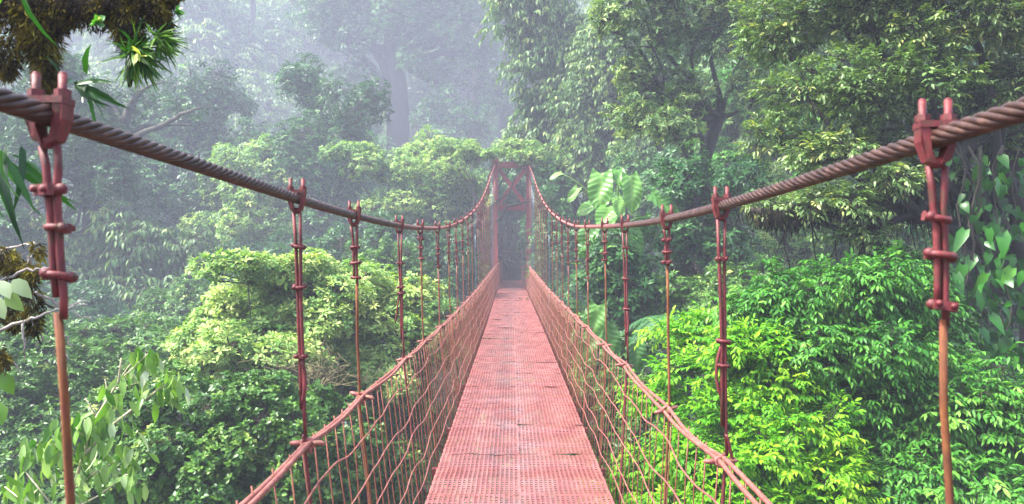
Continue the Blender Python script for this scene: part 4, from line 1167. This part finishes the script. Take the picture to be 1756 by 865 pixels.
# bare lichen twigs with moss at the left edge
DT = 2.7
tg = empty('mossy_twig', P(-60, 560, DT), 'grey lichen twigs with golden moss clumps at the left edge', 'branch')
b0 = np.array(tg.location)
rng = np.random.default_rng(95); np.random.seed(95)
tws = [[(-60, 445), (0, 430), (40, 420), (66, 418)], [(-60, 500), (0, 482), (45, 465), (75, 460), (115, 460)], [(-60, 560), (0, 528), (40, 515), (70, 500), (92, 548)], [(50, 440), (50, 480), (52, 520), (56, 560)],
       [(-60, 590), (10, 560), (60, 545), (100, 530), (150, 518)], [(60, 500), (95, 520), (125, 536), (158, 548)], [(90, 525), (110, 520), (148, 522)], [(96, 550), (112, 575), (124, 598)], [(-60, 640), (0, 615), (25, 622), (38, 650)],
       [(92, 548), (104, 590), (118, 616)], [(40, 555), (44, 590), (40, 620)], [(66, 545), (70, 580), (64, 600)]]
for k, st in enumerate(tws):
    q = np.array([P(x, y, DT + .06 * math.sin(k * 2.3 + i)) for i, (x, y) in enumerate(st)])
    tt = np.linspace(0, len(q) - 1, len(q) * 4); i = np.minimum(tt.astype(int), len(q) - 2); f = (tt - i)[:, None]
    q = q[i] * (1 - f) + q[i + 1] * f + rng.normal(size=(len(tt), 3)) * .0035
    m = MB(); m.tube(q - b0, np.linspace(.0075 if k < 5 else .0045, .0018, len(q)), 6); m.build('twig', M['greystick'], tg)
LVm = Leaves()
moss(np.array([P(-10, 435, DT), P(15, 445, DT), P(20, 470, DT)]), [.035, .04, .02], 700, .035, .006, .55)
moss(np.array([P(30, 460, DT), P(50, 462, DT), P(70, 472, DT)]), [.02, .03, .02], 500, .03, .006, .75)
moss(np.array([P(50, 470, DT), P(55, 530, DT), P(58, 570, DT)]), [.02, .035, .01], 800, .04, .006, .5)
moss(np.array([P(0, 525, DT), P(20, 540, DT), P(25, 565, DT)]), [.03, .03, .01], 500, .03, .006, .45)
moss(np.array([P(60, 418, DT), P(70, 440, DT)]), [.02, .012], 200, .025, .006, .6)
moss(np.array([P(-10, 600, DT), P(10, 625, DT)]), [.03, .02], 400, .03, .006, .65)
o = link('moss', LVm.mesh('moss', LM['moss']), tg); o.location = -b0
pb = np.array([P(-6, 482, DT - .1), P(22, 480, DT - .1), P(12, 500, DT - .1), P(-10, 510, DT - .1), P(2, 640, DT), P(-5, 690, DT)])
dd = np.array([[.5, -.2, -.4], [.7, -.2, -.55], [.6, -.1, -.8], [.4, -.2, -.6], [.5, -.2, -.7], [.4, -.3, -.8]])
for k in range(6):
    LV = Leaves()
    LV.add(pb[k:k + 1], dd[k:k + 1], np.array([[0, -.8, .8]]) + rng.normal(size=(1, 3)) * .2, .085, .055, [.95, .9, .75, .9, .35, .3][k], 'ellip')
    o = link('leaf', LV.mesh('leaf', LM['broad']), tg); o.location = -b0

# bare twiggy branches under the yellow-green tree
bt = empty('bare_branch', P(540, 660, 10.2), 'tangle of bare pale twigs below the yellow-green tree', 'branch')
b0 = np.array(bt.location)
rng = np.random.default_rng(97)
m = MB()
for k in range(34):
    a = P(540 + rng.normal() * 18, 668 + rng.normal() * 8, 10.2 + rng.normal() * .2)
    e = a + np.array([rng.normal() * .55, rng.normal() * .25, rng.uniform(.05, .55)])
    c = curve(a, e, 6, .08, .03, rng); m.tube(c - b0, np.linspace(.009, .003, 6), 5)
    for q in range(3):
        i = rng.integers(2, 6); m.tube(curve(c[i], c[i] + np.array([rng.normal() * .14, rng.normal() * .1, rng.uniform(.02, .2)]), 4, 0, .012, rng) - b0, np.linspace(.006, .0025, 4), 4)
m.tube(curve(P(540, 670, 10.2), P(560, 900, 10.4), 8, 0, .06, rng) - b0, np.linspace(.05, .09, 8), 8)
m.build('twig', M['drytwig'], bt)['kind'] = 'stuff'

# ------------------------------------------------------------------ far forest
def proto(name, kind, seed, R0, H, nb, r0, cov, bark, scale=1.0, wide=1.0):
    """a forest tree with its base at the origin (roots reach well below it)"""
    rng = np.random.default_rng(seed); np.random.seed(seed)
    cl = []
    for k in range(nb):
        a = k * 2.4 + rng.normal() * .3
        rr = R0 * wide * math.sqrt((k + .4) / nb) * .85
        z = H + R0 * (.75 - 1.5 * (k / nb) ** 1.3) + rng.normal() * R0 * .28
        sz = R0 * rng.uniform(.34, .5)
        cl.append((np.array([math.cos(a) * rr, math.sin(a) * rr, z]), np.array([sz, sz, sz * rng.uniform(.7, 1.05)])))
    root = empty(name, (0, 0, 0), '-', 'tree')
    m = MB()
    top = np.array([rng.normal() * .4, rng.normal() * .4, H - R0 * .1])
    tr = np.concatenate([[np.array([0, 0, -14.0])], curve((0, 0, 0), top, 8, 0, .16, rng)])
    m.tube(tr, np.concatenate([[1.5], np.linspace(1.3, .55, 8)]) * r0, 10)
    m.build('trunk', M[bark], root)
    tw_ = MB()
    for c, r in cl:
        st = tr[-1 - int(rng.integers(0, 4))]
        L_ = np.linalg.norm(c - st)
        tw_.tube(curve(st, c, 7, -.1 * L_, .05 * L_, rng), np.linspace(.34, .07, 7) * r0, 6)
    LV = foliage(rng, cl, kind, cov, tw_, scale)
    link('branchwork', tw_.mesh('branchwork', M[bark]), root)['kind'] = 'stuff'
    link('crown', LV.mesh('crown', LM[KIND[kind]['m']]), root)
    root['h'] = H; root['r'] = R0
    return root
PR = [proto('tree', 'far', 201, 4.6, 10, 17, .34, .95, 'darkbark'),
      proto('tree', 'farl', 202, 4.4, 11, 16, .30, .95, 'darkbark'),
      proto('tree', 'far', 203, 3.6, 8, 14, .26, 1.0, 'bark', .85),
      proto('tree', 'farl', 204, 5.6, 13, 20, .42, .8, 'darkbark', 1.1, 1.1),
      proto('tree', 'hazed', 205, 3.4, 7.5, 13, .24, .8, 'bark', 1.15)]
used = set()
def put(k, px, py, d, s, rz, label, group=None):
    ff = 1 + 1.05 * float(sstep((d - 28) / 16))
    d *= ff; s *= ff
    p0 = PR[k]
    o = p0 if k not in used else copy_tree(p0)
    used.add(k)
    c = P(px, py, d)
    o.location = (c[0], c[1], c[2] - p0_h[k] * s)
    o.scale = (s, s, s); o.rotation_euler = (0, 0, rz)
    o['label'] = label
    if group: o['group'] = group
    elif 'group' in o: del o['group']
    return o
p0_h = [p['h'] for p in PR]
for p in PR:
    del p['h']; del p['r']
G3 = 'misty trees on the far slope'
GL = 'grey-green tree fading into mist on the far slope'
rng = np.random.default_rng(300)
# nearer ranks, each one its own label
put(4, 590, 330, 36, .6, .3, 'misty rounded tree behind the light green tree left of the tower')
put(2, 560, 330, 33, .9, 1.3, 'dark hazy tree between the left mist and the tower')
put(0, 330, 300, 34, .9, 2.0, 'dim hazy tree behind the pale green rounded tree')
put(2, 90, 330, 30, .9, 3.0, 'dark tree behind the gnarled mossy tree')
put(1, 1110, 200, 30, .8, 2.2, 'grey-green tree in thin mist behind the drooping spray tree')
put(0, 1240, 230, 27, .8, 4.0, 'dark crowned tree behind the blue-green broad tree')
put(2, 1010, 330, 31, .85, 5.0, 'dark tree behind the philodendron')
put(3, 1400, 180, 26, .7, 1.0, 'tall grey-green tree behind the leafy canopy at right')
put(0, 1580, 260, 24, .7, 0.4, 'dark tree behind the mossy limb at right')
put(1, 1720, 200, 27, .8, 5.5, 'grey-green tree at the right edge behind the canopy')
put(4, 1330, 300, 22, .6, 2.6, 'mid-green tree showing through the gap under the canopy')
put(2, 865, 330, 47, .9, 1.9, 'dark tree closing the path behind the tower')
put(0, 930, 300, 44, .8, 2.9, 'dark tree right of the path behind the tower')
put(4, 800, 330, 43, .85, 0.9, 'leafy tree left of the path behind the tower')
row = [(40, 150, 44), (190, 130, 48), (330, 170, 45), (470, 190, 47), (560, 110, 50), (800, 130, 46), (930, 90, 48), (1050, 90, 45), (1190, 60, 42), (1330, 40, 44), (1480, 60, 40), (1640, 40, 42), (1750, 80, 38),
       (700, 300, 46), (450, 300, 44), (220, 280, 42), (40, 300, 40), (1150, 250, 40), (1400, 300, 36), (1600, 340, 34)]
for i, (px, py, d) in enumerate(row):
    put([0, 1, 3, 2, 1, 0][i % 6], px + rng.normal() * 10, py, d, rng.uniform(.85, 1.1), rng.uniform(0, 6.28), GL, G3)
row = [(120, 30, 60), (260, 60, 62), (400, 150, 60), (540, 130, 66), (620, 60, 58), (760, 0, 60), (880, 20, 64), (1010, -10, 58), (1150, -10, 60), (1300, -20, 58), (1460, -20, 56), (490, 140, 50), (790, 165, 50), (430, 50, 56), (300, 110, 52), (720, 210, 54), (-20, 40, 58), (360, 190, 64), (840, 150, 62), (1620, -20, 58)]
for i, (px, py, d) in enumerate(row):
    put([3, 0, 1, 3, 0][i % 5], px, py, d, rng.uniform(.95, 1.2), rng.uniform(0, 6.28), GL, G3)
# the giant with the thick dark trunk
rng = np.random.default_rng(310); np.random.seed(310)
gp = P(683, 330, 74)
gt = empty('tree', (gp[0], gp[1], gh(gp[0], gp[1]) - .4), 'giant tree with a thick dark mossy trunk left of the tower', 'tree')
b0 = np.array(gt.location)
m = MB(); q = np.array([b0, P(684, 330, 74), P(683, 230, 74), P(680, 150, 74), P(672, 60, 74), P(676, -40, 74)])
m.tube(q - b0, [1.5, 1.3, 1.15, 1.05, .8, .6], 12); m.build('trunk', M['darkbark'], gt)
tw_ = MB()
cl = make_clumps([(600, 60, 60, 34), (560, 20, 60, 30), (690, 20, 70, 34), (760, 60, 60, 30), (800, 20, 60, 30), (640, -20, 80, 30), (745, 130, 40, 20), (610, 130, 40, 22), (820, 90, 40, 24), (740, -30, 90, 30), (610, 210, 44, 30, -4), (755, 195, 44, 30, -4), (690, 285, 50, 26, -8), (640, 275, 50, 26, -8), (800, 230, 44, 30, -4), (560, 190, 44, 30), (850, 160, 44, 30), (700, 110, 30, 20, -4)], 73)
for c, r in cl[:10]:
    st = P(680, 170, 74) if rng.random() < .5 else P(675, 90, 74)
    m = MB(); L_ = np.linalg.norm(c - st)
    m.tube(curve(st, c, 8, -.1 * L_, .05 * L_, rng) - b0, np.linspace(.66, .14, 8), 7); m.build('limb', M['darkbark'], gt)
LV = foliage(rng, cl, 'far', .8, tw_, 1.5)
o = link('branchwork', tw_.mesh('branchwork', M['darkbark']), gt); o.location = -b0; o['kind'] = 'stuff'
o = link('crown', LV.mesh('crown', LM['dark']), gt); o.location = -b0
# slim dark trunks in the mist
GT = 'slim dark trunks in the mist'
for i, (px, y0, y1, d, r) in enumerate([(395, 130, -60, 92, .5), (430, 120, -60, 88, .36), (870, 240, 60, 76, .8), (810, 220, 40, 80, .5), (580, 300, 180, 62, .3)]):
    a = P(px, y0, d); e = P(px + rng.normal() * 14, y1, d)
    base = np.array([a[0], a[1], gh(a[0], a[1]) - .5])
    o = empty('dead_tree', base, 'slim dark bare trunk rising in the mist of the far slope', 'tree', GT)
    m = MB(); c = np.concatenate([[base], curve(a, e, 9, 0, .12, rng)]); m.tube(c - base, np.concatenate([[1.4], np.linspace(1.2, .6, 9)]) * r, 9); m.build('trunk', M['darkbark'], o)
    for k in range(3):
        st = c[int(rng.integers(5, 9))]; en = st + np.array([rng.normal() * 1.6, rng.normal(), rng.uniform(.5, 2.2)])
        m = MB(); m.tube(curve(st, en, 6, -.15, .08, rng) - base, np.linspace(.45, .1, 6) * r, 6); m.build('limb', M['darkbark'], o)

# far-off wood reading as one mass
rng = np.random.default_rng(320); np.random.seed(320)
LV = Leaves()
n = 5200
px = rng.uniform(-250, 2000, n); d = rng.uniform(145, 165, n)
topy = 95 + 40 * np.sin(px * .021) + 26 * np.sin(px * .057 + 1) - 70 * np.exp(-((px - 700) / 180) ** 2) - 120 * np.clip((px - 900) / 300, 0, 1)
py = topy + (420 - topy) * rng.random(n) ** 1.2
ps = np.stack([(px - 878) / F * d, d, EYE - (py - 432.5) / F * d], -1)
rosettes(LV, rng, ps, rand_dirs(rng, n), 8, 2.1, 1.1, rng.normal(size=n) * .15 + .5, 'lo')
tag(link('distant_woods', LV.mesh('distant_woods', LM['dark'])), kind='stuff')

# undergrowth on the slopes
LV = Leaves()
n = 26000
ux = rng.uniform(-1, 1, n); uy = 6 + 74 * rng.random(n) ** 1.3
ps = np.stack([ux * (uy * .8 + 3), uy, np.zeros(n)], -1)
keep = ~((np.abs(ps[:, 0]) < 1.2) & (ps[:, 1] > 27) & (ps[:, 1] < 54))
ps = ps[keep]; n = len(ps)
ps[:, 2] = ground_h(ps[:, 0], ps[:, 1]) + rng.uniform(0, 1.3, n)
rosettes(LV, rng, ps, rand_dirs(rng, n), 8, .40, .16, rng.normal(size=n) * .15 + .45, 'lo', spread=(25, 100))
tag(link('undergrowth', LV.mesh('undergrowth', LM['dark'])), kind='stuff')

# fallen leaves on the deck
for (px, d, lab, rz) in [(962, 10.9, 'curled brown leaf lying alone on the right side of the deck', .4), (897, 26.5, 'dry yellow leaf on the deck just before the tower', 1.2), (906, 28.3, 'pale dry leaf by the right rail foot near the tower', 2.0), (858, 29.0, 'dry brown leaf by the left tower foot', .1), (890, 28.8, 'small dry leaf mid-deck at the tower foot', 3.0)]:
    LV = Leaves(); np.random.seed(int(px))
    LV.add(np.zeros((1, 3)), np.array([[1.0, .2, .15]]), np.array([[0, .2, 1.0]]), .11, .06, .6, 'ellip')
    o = link('fallen_leaf', LV.mesh('fallen_leaf', LM['dead'])); o.location = ((px - 878) / F * d, d, .018); o.rotation_euler = (0, 0, rz)
    tag(o, lab, 'leaf')

open('/tmp/nl','w').write(str(NL_TOTAL[0]))

# ------------------------------------------------------------------ haze
hb = MB(); zt = 70.0; zb = LOW - 1.0
hb.box((0, 0, (zt + zb) / 2), (406, 406, zt - zb))
m, nt, out = newmat('haze_air')
pv_ = nt.nodes.new('ShaderNodeVolumePrincipled')
pv_.inputs['Color'].default_value = (0.76, 0.82, 1.0, 1)
pv_.inputs['Density'].default_value = 0.0031
pv_.inputs['Anisotropy'].default_value = 0.0
nt.links.new(pv_.outputs[0], out.inputs['Volume'])
tag(hb.build('haze', m), kind='stuff')

# ------------------------------------------------------------------ light, camera
SUN_EL, SUN_AZ = 56.0, -104.0     # azimuth measured from +y (down the bridge) towards +x
w = bpy.data.worlds.new('World'); scene.world = w; w.use_nodes = True
nt = w.node_tree; nt.nodes.clear()
sky = nt.nodes.new('ShaderNodeTexSky'); sky.sky_type = 'NISHITA'; sky.sun_disc = False
sky.sun_elevation = R(SUN_EL); sky.sun_rotation = R(SUN_AZ)
sky.air_density = 1.0; sky.dust_density = 4.0; sky.ozone_density = 1.0
bg = nt.nodes.new('ShaderNodeBackground'); bg.inputs[1].default_value = 0.055
wo = nt.nodes.new('ShaderNodeOutputWorld')
nt.links.new(sky.outputs[0], bg.inputs[0]); nt.links.new(bg.outputs[0], wo.inputs[0])
sl = bpy.data.lights.new('sun', 'SUN'); sl.energy = 1.5; sl.angle = R(10); sl.color = (1, .96, .9)
so = bpy.data.objects.new('sun', sl); COL.objects.link(so)
sdir = Vector((math.sin(R(SUN_AZ)) * math.cos(R(SUN_EL)), math.cos(R(SUN_AZ)) * math.cos(R(SUN_EL)), math.sin(R(SUN_EL))))
so.rotation_euler = sdir.to_track_quat('Z', 'Y').to_euler(); so.location = (0, 0, 30)

cam = bpy.data.cameras.new('camera'); co = bpy.data.objects.new('camera', cam); COL.objects.link(co)
co.location = (0, 0, EYE); co.rotation_euler = (R(90), 0, 0)
cam.sensor_width = 36; cam.lens = 36 * F / 1756; cam.clip_end = 1000; cam.clip_start = .05
cam.dof.use_dof = True; cam.dof.focus_distance = 6.0; cam.dof.aperture_fstop = 7.0
scene.camera = co
scene.view_settings.view_transform = 'Standard'; scene.view_settings.look = 'None'
scene.view_settings.exposure = 3.6; scene.view_settings.gamma = 1
c = scene.cycles
c.max_bounces = 6; c.diffuse_bounces = 3; c.glossy_bounces = 2; c.transmission_bounces = 3; c.volume_bounces = 1; c.transparent_max_bounces = 6
c.use_denoising = True
c.sample_clamp_indirect = 6
